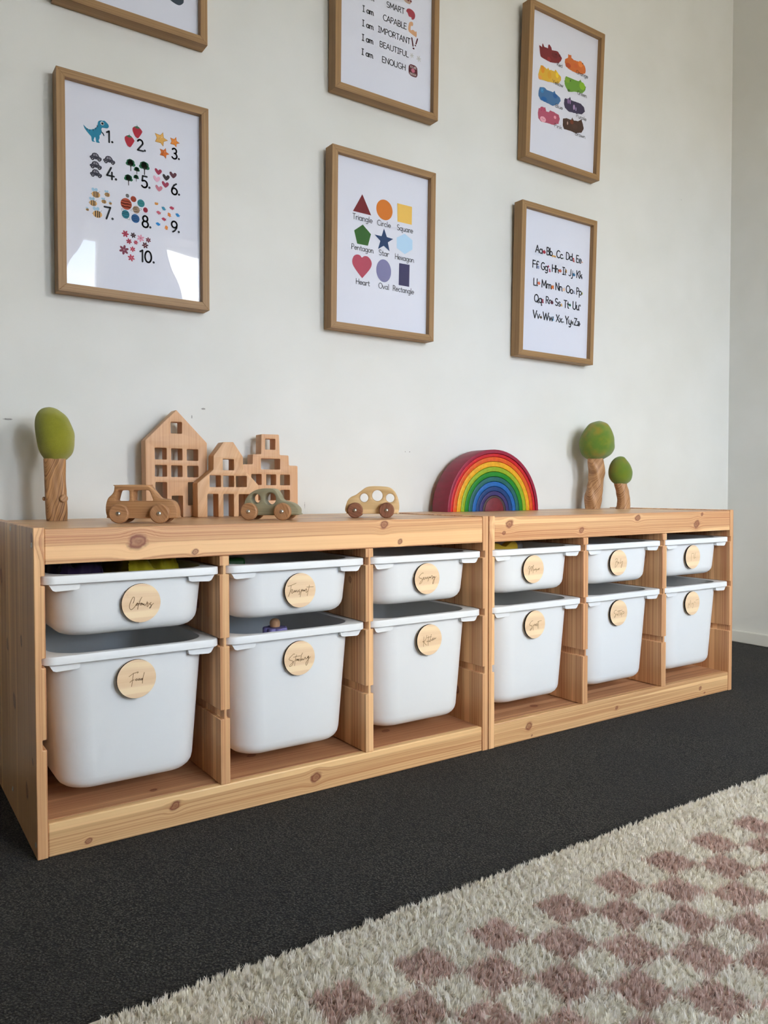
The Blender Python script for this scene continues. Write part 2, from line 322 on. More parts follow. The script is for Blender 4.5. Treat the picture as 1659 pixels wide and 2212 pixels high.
PLANETS = [(-.02,-.0194,.0121,.0124),(-.0173,-.0012,.0039,.0042),(-.0042,-.0058,.0063,.0064),(.0122,-.0115,.008,.0084),(.0015,-.0276,.0077,.0081),(.022,-.0242,.0052,.0057),(-.0215,-.0419,.0083,.0092),(-.0003,-.0472,.009,.0095)]
BIRDS = [(.0464,-.0055,.0055,.0051),(.0626,-.0129,.0055,.0051),(.0814,-.0081,.0056,.0052),(.0513,-.0241,.0055,.0051),(.0754,-.0243,.0056,.0052),(.0946,-.0213,.0057,.0052),(.0631,-.0364,.0055,.0051),(.0497,-.0496,.0055,.0051),(.0686,-.0542,.0055,.0051)]
FLOWERS = [(-.0226,-.0844,.0076,.0076),(-.0055,-.0845,.0062,.0062),(.0108,-.0881,.0082,.0081),(.0276,-.089,.006,.006),(-.0147,-.0993,.0062,.0062),(.0002,-.0991,.0049,.0049),(.0206,-.1018,.0071,.007),(-.0257,-.1196,.0105,.0105),(-.0069,-.115,.006,.006),(-.0101,-.1343,.0077,.0076)]
SH = {'triangle': [(-.0659,.1276),(-.0938,.0793),(-.0377,.0788)],'circle': (.004,.1014,.0264,.0266),'square': [(.045,.1274),(.0938,.1276),(.0937,.0794),(.0464,.0793)],'pentagon': [(-.0634,.0503),(-.0377,.0302),(-.0469,-.0014),(-.0799,-.0017),(-.0897,.0305)],'star': [(.0032,.0528),(.0128,.0319),(.033,.0305),(.0161,.0186),(.022,-.004),(.0029,.0074),(-.015,-.0041),(-.008,.0181),(-.0265,.0315),(-.0042,.0313)],'hexagon': [(.0707,.0514),(.0966,.0386),(.097,.0136),(.0716,-.0029),(.045,.0089),(.0446,.0364)],'heart': [(-.0636,-.0881),(-.079,-.0738),(-.0921,-.0586),(-.0946,-.0467),(-.0895,-.0347),(-.0801,-.0294),(-.0706,-.0303),(-.0652,-.0349),(-.0578,-.0301),(-.0474,-.0294),(-.0376,-.0367),(-.0342,-.0467),(-.0385,-.0587),(-.0498,-.0729)],'oval': (.0039,-.0582,.0238,.0298),'rectangle': [(.0535,-.0298),(.0884,-.0288),(.0877,-.0882),(.0529,-.0882)]}
SHT = [('Triangle',-.0953,.0594,.0142,.061),('Circle',-.019,.058,.0137,.0431),('Square',.0446,.0573,.014,.0525),('Pentagon',-.0979,-.0177,.0135,.0683),('Star',-.0127,-.0188,.0138,.0324),('Hexagon',.0392,-.0207,.014,.0631),('Heart',-.0833,-.1049,.0138,.0429),('Oval',-.0123,-.1057,.0141,.0333),('Rectangle',.0336,-.1059,.014,.0695)]
ALT = [('Aa',-.0938,.0896,.0216,.0301),('Bb',-.0464,.09,.0221,.0253),('Cc',-.0035,.089,.0217,.0277),('Dd',.0389,.0904,.0213,.0295),('Ee',.0849,.089,.0215,.024),('Ff',-.1052,.0422,.0212,.0228),('Gg',-.0688,.0418,.0214,.0295),('Hh',-.0218,.0424,.021,.0293),('Ii',.0244,.0414,.0219,.0159),('Jj',.0526,.042,.02,.0189),('Kk',.088,.041,.0221,.0259),('Ll',-.0988,-.0103,.0207,.0179),('Mm',-.0641,-.0114,.0221,.0423),('Nn',-.0041,-.0108,.0218,.0305),('Oo',.0435,-.0122,.022,.0302),('Pp',.0902,-.0113,.0209,.024),('Qq',-.0934,-.0594,.022,.0319),('Rr',-.0443,-.0576,.0203,.0227),('Ss',-.004,-.0585,.0212,.024),('Tt',.0352,-.0597,.022,.0225),('Uu',.075,-.0595,.0235,.0296),('Vv',-.0969,-.1086,.0227,.0274),('Ww',-.0549,-.1089,.0228,.0444),('Xx',.0026,-.1081,.0213,.026),('Yy',.0438,-.1095,.0234,.0264),('Zz',.0837,-.1085,.021,.0241)]
ALI = [((-.0562,.0959,.0075,.0069),10495288),((-.0146,.0904,.0095,.0044),13670988),((.0262,.0909,.0049,.003),10135712),((.0742,.0938,.0049,.0068),11550776),((.1132,.0931,.003,.0023),14191184),((-.0815,.0467,.006,.0065),9476280),((-.0369,.0553,.004,.0045),11546720),((-.0306,.0444,.0044,.0053),11544656),((.0148,.0502,.0077,.0062),12607560),((.0408,.0544,.0041,.0067),13146200),((.0771,.0478,.0072,.0062),3174554),((.1138,.0463,.0038,.0032),4868693),((-.0752,-.0017,.0064,.0063),14182984),((-.0159,-.0036,.0054,.0075),13133856),((.0342,-.0051,.0052,.0072),15253664),((.0794,-.0061,.0057,.0054),8949928),((.1174,-.005,.0031,.0053),10132048),((-.058,-.0519,.0043,.0084),10111576),((-.0171,-.052,.0073,.0075),5909050),((.0255,-.0538,.0049,.0044),14198864),((.0631,-.0493,.006,.0052),2783824),((.108,-.0438,.005,.0045),7895168),((-.0629,-.1036,.006,.0054),5917240),((-.0102,-.1007,.0047,.0067),6858960),((.0342,-.1057,.0063,.0023),6844536),((.0743,-.1024,.0065,.0068),5263440),((.1076,-.1029,.0069,.0055),4210760)]
SPL = {'red': [(-.1104,.1167),(-.099,.1132),(-.097,.1265),(-.0901,.1174),(-.0736,.1175),(-.0731,.1276),(-.0681,.1306),(-.0595,.1248),(-.0571,.1177),(-.0322,.121),(-.0192,.1135),(-.0125,.1069),(-.0162,.0971),(-.0262,.0876),(-.0428,.0834),(-.0614,.0799),(-.0759,.0806),(-.1026,.0838),(-.1072,.0937),(-.1087,.1031)],'orange': [(.0141,.1281),(.0196,.1261),(.0281,.1287),(.0285,.1208),(.0406,.1172),(.0602,.1187),(.0688,.1228),(.0823,.118),(.0915,.1119),(.0954,.1027),(.0927,.0915),(.0732,.0836),(.0513,.0816),(.0231,.0828),(.0056,.0878),(.0007,.0993),(.0023,.1085),(.0137,.1163)],'yellow': [(-.1014,.0601),(-.0861,.059),(-.0746,.0553),(-.0707,.0614),(-.0642,.0555),(-.0582,.0587),(-.0436,.058),(-.0387,.0652),(-.0245,.0557),(-.0137,.0502),(-.0131,.0402),(-.023,.0273),(-.048,.023),(-.0768,.019),(-.0932,.0185),(-.1096,.0195),(-.111,.0276),(-.1067,.043)],'green': [(.0072,.0584),(.0222,.0592),(.0417,.059),(.0657,.06),(.073,.0673),(.0812,.0586),(.0994,.0519),(.0957,.039),(.083,.028),(.0545,.0244),(.0288,.0172),(.0157,.0208),(.0044,.0307),(.0017,.0416),(.0055,.05)],'blue': [(-.1012,-.0044),(-.084,-.0009),(-.0715,-.0052),(-.0465,-.0054),(-.0385,.0012),(-.0339,-.0062),(-.0146,-.0124),(-.0119,-.0218),(-.0198,-.0327),(-.0444,-.0452),(-.0612,-.044),(-.0963,-.0421),(-.107,-.0323),(-.1067,-.0166)],'purple': [(.0086,-.0067),(.0194,-.0074),(.0297,.0021),(.0334,-.0064),(.0562,-.006),(.0782,-.0052),(.0941,-.012),(.0982,-.0243),(.0844,-.0369),(.0582,-.0409),(.0257,-.0437),(.0081,-.0367),(.0032,-.0249),(.0046,-.0129)],'pink': [(-.1032,-.0668),(-.0929,-.0683),(-.076,-.0573),(-.0713,-.0689),(-.0599,-.0681),(-.0561,-.062),(-.0393,-.0626),(-.0181,-.0656),(-.0122,-.0757),(-.0167,-.0914),(-.0373,-.1011),(-.0582,-.1022),(-.0911,-.105),(-.1047,-.0971),(-.1065,-.0819)],'brown': [(.0014,-.0721),(.0161,-.0661),(.0377,-.0655),(.0427,-.0569),(.0485,-.0642),(.0703,-.0614),(.0831,-.0522),(.0904,-.0636),(.0967,-.0769),(.0876,-.0927),(.0615,-.1008),(.0353,-.1),(.0073,-.1013),(.0015,-.0926)]}
SPD = [((-.0679,.0872,.0074,.0065),10104880),((-.044,.106,.0144,.0084),7216162),((-.038,.1107,.0029,.0025),3149840),((-.0242,.1098,.0025,.0023),3149840),((.0704,.1137,.0104,.0094),14712888),((.08,.1181,.0026,.0023),2103320),((.016,.0938,.0116,.0072),12077088),((.0502,.1025,.0086,.0072),13393960),((-.0928,.0499,.0081,.0112),14716960),((-.0306,.051,.0066,.0085),15781936),((-.0635,.0414,.0082,.0113),14458920),((-.1026,.0229,.0076,.0063),15245392),((.0141,.0495,.0106,.0086),8431664),((.0281,.0506,.0022,.002),2109456),((.0817,.0498,.013,.0117),8960040),((.0222,.0197,.006,.0041),4745256),((-.0917,-.0123,.0072,.0071),3836096),((-.0917,-.0116,.002,.0017),10539248),((-.0367,-.0134,.0093,.0072),2120344),((-.0823,-.0354,.0122,.0071),1860776),((.0218,-.0125,.0043,.0086),9071256),((.0305,-.0131,.003,.0072),10123432),((.0485,-.0244,.0039,.008),12097728),((.0575,-.0278,.0021,.0059),11575496),((-.0868,-.0667,.0112,.0071),12077672),((-.0928,-.0711,.0016,.0014),7350336),((-.0796,-.0676,.0016,.0014),7350336),((-.0843,-.0961,.0126,.0085),15247544),((-.0874,-.0955,.0016,.0014),6301752),((-.0802,-.0957,.0016,.0014),6301752),((-.0333,-.0769,.0054,.0049),15245488),((.0223,-.0799,.0026,.0052),12624016),((.0413,-.0719,.0077,.0067),8010268),((.055,-.0817,.013,.0073),5519402)]
SPT = [('Red',-.0342,.0788,.0099,.0246),('Orange',.0521,.0796,.0116,.0537),('Yellow',-.0496,.0211,.0113,.0464),('Green',.0603,.0194,.0116,.043),('Blue',-.0339,-.0459,.0107,.0317),('Purple',.0588,-.0519,.011,.047),('Pink',-.0354,-.1057,.0107,.0328),('Brown',.0575,-.107,.011,.047)]
AFT = [('I am',-.0756,.0282,.0147,.0335),('I am',-.0764,-.0084,.0149,.0335),('I am',-.0773,-.045,.015,.0342),('I am',-.0775,-.0815,.0152,.0342),('I am',-.0781,-.1177,.0148,.0346),('SMART',-.0023,.0276,.0144,.0573),('CAPABLE',-.0131,-.0098,.0149,.0755),('IMPORTANT',-.0285,-.0448,.0147,.1038),('BEAUTIFUL',-.0228,-.0805,.0139,.0931),('ENOUGH',-.015,-.1179,.0145,.0763)]
AFB = [('YOU ARE',.076,-.1051,.0055,.021),('ENOUGH',.0756,-.1234,.0055,.021)]
AFP = {'brain': [(.0613,.0375),(.0647,.0446),(.0729,.0481),(.0827,.0468),(.0898,.0414),(.0913,.0331),(.0872,.0246),(.0803,.0223),(.0788,.0268),(.0705,.0274),(.0662,.0347)],'arm': [(.0689,-.0071),(.0695,.0018),(.0728,.0122),(.0804,.0163),(.0846,.0144),(.084,.0065),(.0778,.0039),(.0773,-.0067),(.0849,-.0037),(.092,-.0064),(.0969,-.0048),(.0964,-.0193),(.0893,-.0183),(.0781,-.0152),(.0711,-.0119)],'badge': [(.0725,-.1006),(.078,-.0957),(.0934,-.0956),(.1005,-.099),(.1022,-.1185),(.0981,-.1264),(.0841,-.1271),(.0728,-.1237),(.0712,-.1109)],'bowl': [(.0533,.0642),(.0603,.06),(.0727,.0599),(.0782,.0683),(.0739,.0756),(.056,.0717)],'ex1': [(.0811,-.0264),(.0856,-.0459)],'ex2': [(.1,-.0232),(.0953,-.0374)]}
AFC = {'ex1': (.0875,-.052,.0034,.0027),'ex2': (.0932,-.0425,.0028,.0022),'fl1': (.0825,-.0723,.007,.0055),'fl2': (.1055,-.0742,.0087,.0069),'pink': (.0866,-.1108,.0061,.0055),'berry1': (.0678,.0686,.0038,.0028),'berry2': (.0768,.0684,.0028,.0026)}
TOPB = [(.0819,-.1486),(.0921,-.1525),(.1023,-.1534),(.1106,-.1474),(.1133,-.1379),(.1078,-.1003),(.0951,-.0804),(.0748,-.0877),(.067,-.1197)]
TAGS = {'Colours': (.1695,.3935,[[(-.0139,.0007),(-.013,.003),(-.0115,.0081),(-.0122,.0107),(-.0143,.0104),(-.0171,.0052),(-.0195,-.0007),(-.0202,-.0053),(-.0191,-.0087),(-.0168,-.0099),(-.0131,-.0074),(-.0093,-.003),(-.0069,.0006),(-.0058,-.0009),(-.0065,-.003),(-.0084,-.003),(-.0069,-.0003),(-.0044,-.001)],[(.0009,.0097),(-.0017,.0054),(-.0044,-.002),(-.0058,-.0061),(-.0063,-.0103)],[(-.0037,-.0013),(-.0004,.0001),(.0006,-.0017),(-.0009,-.0037),(-.0018,-.0022),(.0006,-.0009),(.002,-.0011),(.0024,-.0035),(.0043,-.0017),(.0045,-.0039),(.0064,-.0045),(.0091,-.0007),(.01,.0016),(.0095,-.0007),(.0114,-.0009),(.0095,-.005),(.0104,-.007),(.0138,-.0025),(.0167,-.0004),(.0143,-.0021),(.0166,-.0056),(.0157,-.0089),(.0137,-.0101),(.0142,-.0087),(.0176,-.0052),(.0205,-.0021)]]),'Transport': (.472,.393,[[(-.0268,.0093),(-.0197,.0107),(-.0091,.0142)],[(-.0197,.0104),(-.0215,.0005),(-.0254,-.0101)],[(-.0204,-.0012),(-.0186,.0029),(-.0162,.0012),(-.0186,-.0024),(-.0174,-.0046),(-.0145,-.0016),(-.0121,.0009),(-.0145,-.0019),(-.0127,-.0023),(-.0112,.0003),(-.0103,-.0025),(-.0085,.0001),(-.0073,.0005),(-.0068,-.0027),(-.005,-.0018),(-.002,.0017),(-.0032,-.0009),(-.0011,-.0037),(-.0026,-.0078),(-.0035,-.0072)],[(.0022,.0014),(.0007,-.006),(-.0007,-.0128)],[(.0007,-.0038),(.004,.0013),(.0052,.0001),(.0034,-.0019)],[(.0052,-.0015),(.0076,-.0),(.0088,-.0012),(.007,-.0024),(.0082,-.0006),(.0094,-.0018),(.0119,.0018),(.0137,.0006),(.0118,-.003),(.0127,-.0052),(.0155,-.0022)],[(.0195,.0088),(.0173,.0003),(.0142,-.0115)],[(.0134,.0052),(.028,.0047)]]),'Sensory': (.7751,.3957,[[(-.0102,.0122),(-.0119,.013),(-.0166,.0107),(-.0213,.0062),(-.0213,.0034),(-.0143,.0001),(-.0125,-.0024),(-.0149,-.0069),(-.0196,-.0099),(-.0207,-.0089),(-.0172,-.0049),(-.0119,-.0005),(-.009,.0022),(-.0096,.0036),(-.0108,.0008),(-.009,-.0012),(-.006,.0001),(-.0043,.0033),(-.0031,.0018),(-.0025,-.0002),(-.0001,.0016),(.0023,.0038),(.0005,.0025),(.0032,-.0015),(.0011,-.0056)],[(.0035,.0004),(.0064,.0036),(.0088,.0024),(.007,.0011),(.0058,.0022),(.0094,.0019),(.0118,.0061),(.0142,.0031),(.0124,-.0006),(.0136,-.0014),(.0154,.0006),(.0178,.0038),(.0172,.0014),(.0196,.0022),(.0178,-.0067),(.0154,-.0118),(.0142,-.0108),(.016,-.0047),(.0232,.0035)]]),'Food': (.1605,.2655,[[(-.0129,.0055),(-.0092,.0078),(-.0054,.0099),(.0023,.0115),(.0011,.0095)],[(-.0054,.0104),(-.0069,.0007),(-.0089,-.0118)],[(-.0118,-.0048),(-.0083,-.0017),(-.0046,-.0011)],[(-.0022,-.0009),(.0001,.0002),(.0005,-.0022),(-.0013,-.0027),(-.0025,-.0013)],[(.002,-.002),(.0043,.0001),(.0048,-.0023),(.0029,-.0028),(.0024,-.0015)],[(.0095,-.0011),(.0071,-.0008),(.0062,-.0025),(.0081,-.0028),(.01,-.0002)],[(.0129,.0094),(.0105,.0012),(.0094,-.0087)]]),'Stacking': (.4699,.2632,[[(-.011,.0084),(-.0126,.0096),(-.0179,.0059),(-.0227,.0012),(-.0217,-.0009),(-.0148,-.0043),(-.0143,-.008),(-.018,-.0128),(-.0212,-.0134),(-.0215,-.0119),(-.0169,-.0077),(-.0121,-.0044)],[(-.007,.0074),(-.0089,.0009),(-.0114,-.0132)],[(-.0134,.0032),(-.0062,.004),(.0016,.0042)],[(-.0046,-.0025),(-.0068,-.0012),(-.0084,-.0035),(-.0062,-.0042),(-.0041,-.0016),(-.0041,-.004),(-.0008,-.0015),(-.0025,-.0018),(-.0035,-.0041),(-.0019,-.0052),(.0002,-.0031)],[(.0062,.0093),(.0035,.0043),(.0013,-.0066)],[(.0016,-.0042),(.0046,-.0017),(.0024,-.0033),(.0045,-.0046),(.0067,-.0019),(.007,-.0044),(.0094,-.0032),(.0116,.0004),(.0127,-.0017),(.0132,-.0032),(.0165,-.0017),(.0193,.0019),(.0171,.0007),(.0165,-.0017),(.0187,-.0019),(.0198,.0008),(.0176,-.0091),(.0148,-.0151),(.0129,-.0138),(.0149,-.0078),(.0231,-.0)]]),'Kitchen': (.7813,.2646,[[(-.0151,.0081),(-.0156,.0015),(-.0167,-.0127)],[(-.0073,.0106),(-.0105,.0018),(-.0136,-.0012),(-.0187,-.0023),(-.0156,-.0031),(-.0115,-.0081),(-.0078,-.0108)],[(-.0073,-.0019),(-.0068,-.0036),(-.0047,-.0022)],[(-.0029,.0085),(-.0037,.0002),(-.0045,-.0123)],[(-.0073,.0048),(-.0,.0059),(.0052,.0064)],[(-.0006,-.0018),(-.0021,-.0025),(-.0016,-.0038),(.0005,-.0028)],[(.0044,.0111),(.0026,.0046),(.0015,-.005)],[(.0026,-.0009),(.0047,-.0003),(.0052,-.002),(.0073,-.001),(.0099,.0029),(.0084,.0018),(.0078,-.001),(.0099,-.0009),(.012,-.0002),(.0136,.0025),(.0147,.0007),(.0157,.0006),(.0173,.0026)]]),'Music': (1.0881,.3978,[[(-.0163,.0006),(-.0177,.0046),(-.0136,.0083),(-.0123,.0063),(-.0136,-.0034),(-.0158,-.0121),(-.0136,-.0025),(-.0096,.0042),(-.0055,.0069),(-.0068,.0011),(-.0082,-.0043),(-.0041,.0048),(-.0012,.0096),(-.0021,-.0002),(-.0027,-.009)],[(-.0,-.0003),(.0007,-.0028),(.0034,-.0005),(.0041,-.0025),(.0068,.0018),(.0061,-.0007),(.0088,-.0018),(.0075,-.0067)],[(.0095,.0001),(.0109,-.0024),(.0184,.0016),(.015,-.0002),(.015,-.0022),(.0184,-.0009)]]),'Sport': (1.0934,.2669,[[(-.0073,.0095),(-.0114,.0089),(-.0168,.0045),(-.0181,.0006),(-.01,-.0031),(-.01,-.0081),(-.0154,-.012),(-.0167,-.0113),(-.0113,-.0059)],[(-.0059,-.0006),(-.0065,-.0124)],[(-.0059,-.0025),(-.0018,.001),(-.0011,-.0015),(-.0005,-.0021),(.0023,.0006),(.003,-.0019),(.0043,-.0026),(.0057,.0023),(.0078,-.0009),(.0064,-.0037)],[(.0118,.0057),(.0098,-.0021),(.0088,-.0104)],[(.007,.0046),(.0118,.0067),(.0208,.0073)]]),'Baby': (1.3895,.3971,[[(-.0136,.0075),(-.0104,.0105),(-.0056,.0103),(-.0071,.005),(-.0119,.002),(-.0039,.0027),(-.003,-.0016),(-.0086,-.0078),(-.0142,-.0107),(-.0111,.002)],[(-.0006,.0025),(-.0022,-.0006),(.0018,.0003)],[(.0082,.0107),(.0059,.0022),(.0051,-.0021),(.0083,-.0001),(.0108,.0009),(.014,.0018),(.0109,-.0121),(.0085,-.0109),(.0157,.0028)]]),'SetUp': (1.3918,.2677,[[(-.0097,.0077),(-.0161,.0072),(-.0193,.0021),(-.0128,-.0028),(-.016,-.0101),(-.0176,-.0088),(-.008,-.0011)],[(-.0063,-.0023),(-.0079,-.0054),(-.0039,-.0036)],[(-.0016,.0059),(-.003,-.008)],[(.0033,.0065),(.0027,-.0074)],[(-.0064,.0047),(.0131,.0062)],[(.0066,-.0002),(.0067,-.0057),(.0107,-.0006),(.01,-.0103)],[(.0115,.0015),(.0181,.002),(.0189,-.0024),(.0132,-.0041)]]),'Dolls': (1.7024,.3967,[[(-.0084,-.0104),(-.007,.0074),(-.001,.0102),(.0042,.0079),(.0026,.0027),(.0018,.0001)],[(.0111,.0118),(.0086,.0045),(.0062,-.0059)],[(.0018,.0001),(.0044,-.0037),(.0113,-.0019),(.0131,-.0041)]]),'Magnet': (1.7024,.2673,[[(-.02,-.0114),(-.0176,.001),(-.0141,-.0045),(-.0092,.0088),(-.008,-.0092)],[(-.0038,-.0022),(.0004,.0006),(-.0004,-.0025)],[(.003,-.0007),(.0015,-.0122),(-.0019,-.0124)],[(.0065,.0012),(.0099,.003),(.0126,.0007)],[(.0151,.0073),(.0272,.009)]])}
CARS = [{'at': (.205,.128),'deg': 32,'body': [(-.0476,.0683),(-.0488,.0587),(-.0528,.0525),(-.0595,.0458),(-.0632,.0345),(-.0637,.0221),(-.0616,.0131),(-.0583,.0091),(-.0086,.009),(.063,.0089),(.0663,.0128),(.0659,.0241),(.0621,.0354),(.0565,.0411),(.0476,.0439),(.0353,.0456),(.0297,.0507),(.0209,.0614),(.0148,.0688),(.0109,.0705),(-.0454,.0705)],'holes': [[(-.0413,.0606),(-.0204,.0606),(-.0206,.0406),(-.0466,.0407)],[(-.0131,.0606),(.0159,.0605),(.0235,.0409),(-.0139,.0407)]],'circ': [],'wheels': [(-.0367,.017,.0181),(.037,.0174,.0177)]},{'at': (.461,.13),'deg': 42,'body': [(-.0538,.0171),(-.0532,.0243),(-.049,.0325),(-.0457,.0427),(-.0362,.0539),(-.0235,.061),(-.0109,.0638),(.0017,.0642),(.0122,.063),(.0184,.0589),(.0236,.0508),(.0277,.0427),(.035,.0381),(.0433,.0366),(.0537,.0326),(.0609,.0265),(.064,.0215),(.064,.0144),(.0619,.0102),(-.0007,.0097),(-.0502,.0098)],'holes': [],'circ': [(-.0248,.0434,.01),(.0054,.043,.0124)],'wheels': [(-.0355,.0172,.0175),(.0339,.0174,.0175)]},{'at': (.697,.107),'deg': 36,'body': [(-.0562,.0155),(-.0562,.0214),(-.0542,.0291),(-.0503,.0388),(-.0435,.0456),(-.0328,.0504),(-.0212,.0591),(-.0115,.0658),(-.0018,.0685),(.0156,.0689),(.033,.0677),(.0427,.0648),(.0504,.058),(.0562,.0474),(.0601,.0339),(.061,.0213),(.0591,.0117),(.0562,.0089),(-.0038,.009),(-.0494,.009),(-.0533,.0117)],'holes': [],'circ': [(-.0156,.0436,.0097),(.0132,.0484,.0121),(.0412,.0431,.0096)],'wheels': [(-.034,.016,.0167),(.034,.016,.0169)]}]
HOUSES = [{'y': .398,'body': [(.2991,.0018),(.2984,.1701),(.3683,.2401),(.4395,.1682),(.4395,-.0011)],'wins': [[(.3555,.213),(.3809,.1872)],[(.3193,.1543),(.3456,.1287)],[(.3561,.1537),(.3814,.1276)],[(.3922,.1531),(.4183,.1274)],[(.3194,.1165),(.3457,.0906)],[(.3558,.116),(.3811,.0902)],[(.3928,.1156),(.4185,.0898)],[(.3202,.0785),(.3459,.0345)],[(.3564,.0482),(.382,.0001)],[(.394,.0784),(.4195,.0261)]]},{'y': .362,'body': [(.4032,.0007),(.4026,.0762),(.4401,.1069),(.441,.1379),(.4645,.1696),(.4884,.1704),(.5121,.1371),(.5125,.1098),(.5502,.0726),(.5498,-.0023)],'wins': [[(.463,.1312),(.4897,.1059)],[(.4314,.0942),(.4579,.0675)],[(.4635,.0935),(.4897,.0676)],[(.4943,.0931),(.5211,.0676)],[(.4259,.0521),(.4513,-.0003)],[(.4639,.0519),(.489,-.0011)],[(.5011,.0513),(.5297,-.0019)]]},{'y': .398,'body': [(.5284,-.0009),(.5273,.1213),(.5522,.1218),(.5531,.1456),(.5742,.1461),(.5754,.1941),(.622,.1946),(.6237,.1453),(.6475,.1448),(.6485,.1204),(.672,.12),(.6723,-.0027)],'wins': [[(.5855,.1836),(.6119,.1578)],[(.5742,.136),(.6244,.1102)],[(.5493,.0987),(.5752,.0729)],[(.5878,.0983),(.6134,.0725)],[(.6243,.0979),(.6506,.0723)],[(.5491,.0615),(.575,.0362)],[(.5876,.061),(.6132,.0359)],[(.6256,.061),(.6504,.0356)]]}]
TREES = [{'at': (.1061,.35),'az': 11.31,'crown': [(-.0119,.2262,.0005),(-.012,.2239,.0109),(-.0114,.2185,.0194),(-.0085,.2078,.0285),(-.0058,.1917,.0337),(-.0026,.1755,.0362),(-.0014,.1593,.0352),(-.0005,.1431,.0329),(-.0003,.1322,.0285),(-.0018,.1219,.0203)],'trunk': [(-.0036,.1213,.021),(-.0035,.0833,.02),(-.0024,.0507,.0205),(-.0013,.018,.0206),(-.0009,.0006,.0197)]},{'at': (1.7223,.385),'az': 48.92,'crown': [(.0193,.2796,.0008),(.017,.2765,.0131),(.0158,.2693,.0289),(.0147,.2518,.0416),(.0128,.2279,.0521),(.0114,.2088,.0544),(.0119,.1897,.0533),(.0105,.1721,.0448),(.0077,.1586,.0262)],'trunk': [(.0078,.1586,.0264),(.0122,.1162,.0243),(.0097,.0922,.0232),(.0071,.0682,.0267),(.0014,.0361,.0263),(.0002,.0,.0232)]},{'at': (1.7904,.32),'az': 50.99,'crown': [(-.0092,.1668,.0008),(-.0092,.1644,.0107),(-.0114,.1557,.0206),(-.011,.1398,.0309),(-.0093,.1191,.037),(-.0088,.0999,.0351),(-.0079,.0872,.0282),(-.0086,.0792,.0183)],'trunk': [(-.0089,.0784,.0195),(-.0023,.0521,.0198),(.0013,.0282,.0195),(.0011,.0123,.0205),(-.0011,-.0008,.0222)]}]
RAINBOW = {'x0': 1.1114,'x1': 1.4563,'top': .1759,'base': (-.0011,-.0)}
# ================================================================ materials
def wall_mat(name='wall_paint', scuffs=()):
    t = NT(name); P, x, y, z = t.obj()
    n = t.noise(P, 260., 3); n2 = t.noise(P, 6., 2)
    c = t.mix(t.maprange(n2, .3, .7), lin((218, 217, 210)), lin((223, 222, 216)))
    n3 = t.math('SUBTRACT', n, .5)
    for (sx, sz, rx, rz) in scuffs:
        du = t.math('MULTIPLY', t.math('SUBTRACT', x, sx), 1/rx); dv = t.math('MULTIPLY', t.math('SUBTRACT', z, sz), 1/rz)
        d = t.math('ADD', t.math('MULTIPLY', du, du), t.math('MULTIPLY', dv, dv))
        d = t.math('MULTIPLY_ADD', n3, 2.2, d)
        c = t.mix(t.maprange(d, 1., .3, 0., .75), c, lin((120, 116, 110)))
    t.bsdf(c, .62, .25, t.bump(n, .10, .0008)); return t.m
M_plain = wall_mat('plain_paint')
M_wall = wall_mat(scuffs=[(.032, .73, .010, .0022), (.424, .755, .0016, .004), (.452, .775, .006, .0022), (.72, .545, .0012, .010), (1.05, .69, .002, .002), (1.035, .69, .0015, .0022), (2.26, 1.63, .003, .001)])
t = NT('trim_paint'); t.bsdf(lin((226, 224, 214)), .35, .4); M_trim = t.m
t = NT('ceiling_paint'); t.bsdf(lin((238, 236, 230)), .8, .2); M_ceil = t.m

def carpet():
    t = NT('charcoal_carpet'); P, x, y, z = t.obj()
    v = t.n('ShaderNodeTexVoronoi'); t.put(v.inputs['Vector'], P); v.inputs['Scale'].default_value = 300.; v.feature = 'F1'
    n = t.noise(P, 380., 3, .7); nl = t.noise(P, 3.2, 3)
    f = t.math('ADD', t.math('MULTIPLY', t.maprange(v.outputs['Distance'], .75, .0), .55), t.math('MULTIPLY', t.maprange(n, .3, .72), .6))
    c = t.ramp(f, [(.18, lin((20, 19, 18))), (.52, lin((55, 53, 48))), (.95, lin((118, 113, 102)))])
    c = t.mix(t.maprange(nl, .38, .62, .35, .0), c, lin((38, 37, 38)))
    v2 = t.n('ShaderNodeTexVoronoi'); t.put(v2.inputs['Vector'], P); v2.inputs['Scale'].default_value = 16.; v2.feature = 'F1'
    c = t.mix(t.maprange(v2.outputs['Distance'], .026, .012), c, lin((170, 165, 155)))   # lint
    t.bsdf(c, .95, .08, t.bump(f, .9, .004), sheen=.08); return t.m
M_carpet = carpet()

def plastic(name, c, rough=.42, grain=900.):
    t = NT(name); P, *_ = t.obj(); t.bsdf(c, rough, .45, t.bump(t.noise(P, grain, 2), .06, .0006)); return t.m
M_white = plastic('white_plastic', lin((234, 235, 234)))
t = NT('steel'); t.bsdf(lin((205, 203, 198)), .28, .5, metal=1.); M_steel = t.m
t = NT('paper'); t.bsdf(lin((220, 221, 231)), .7, .2); M_paper = t.m
def glazing(name, ior=1.5, warp=0.):
    t = NT(name); tr = t.n('ShaderNodeBsdfTransparent'); gl = t.n('ShaderNodeBsdfGlossy'); gl.inputs['Roughness'].default_value = .0
    fr = t.n('ShaderNodeFresnel'); fr.inputs['IOR'].default_value = ior; mx = t.n('ShaderNodeMixShader')
    if warp:
        P, *_ = t.obj(); nb = t.bump(t.noise(P, 5., 1), warp, .02); t.put(gl.inputs['Normal'], nb)
    ge = t.n('ShaderNodeNewGeometry'); fk = t.math('MULTIPLY', fr.outputs[0], t.math('SUBTRACT', 1., ge.outputs['Backfacing'])); t.t.links.new(fk, mx.inputs[0]); t.t.links.new(tr.outputs[0], mx.inputs[1]); t.t.links.new(gl.outputs[0], mx.inputs[2]); t.t.links.new(mx.outputs[0], t.out.inputs[0]); return t.m
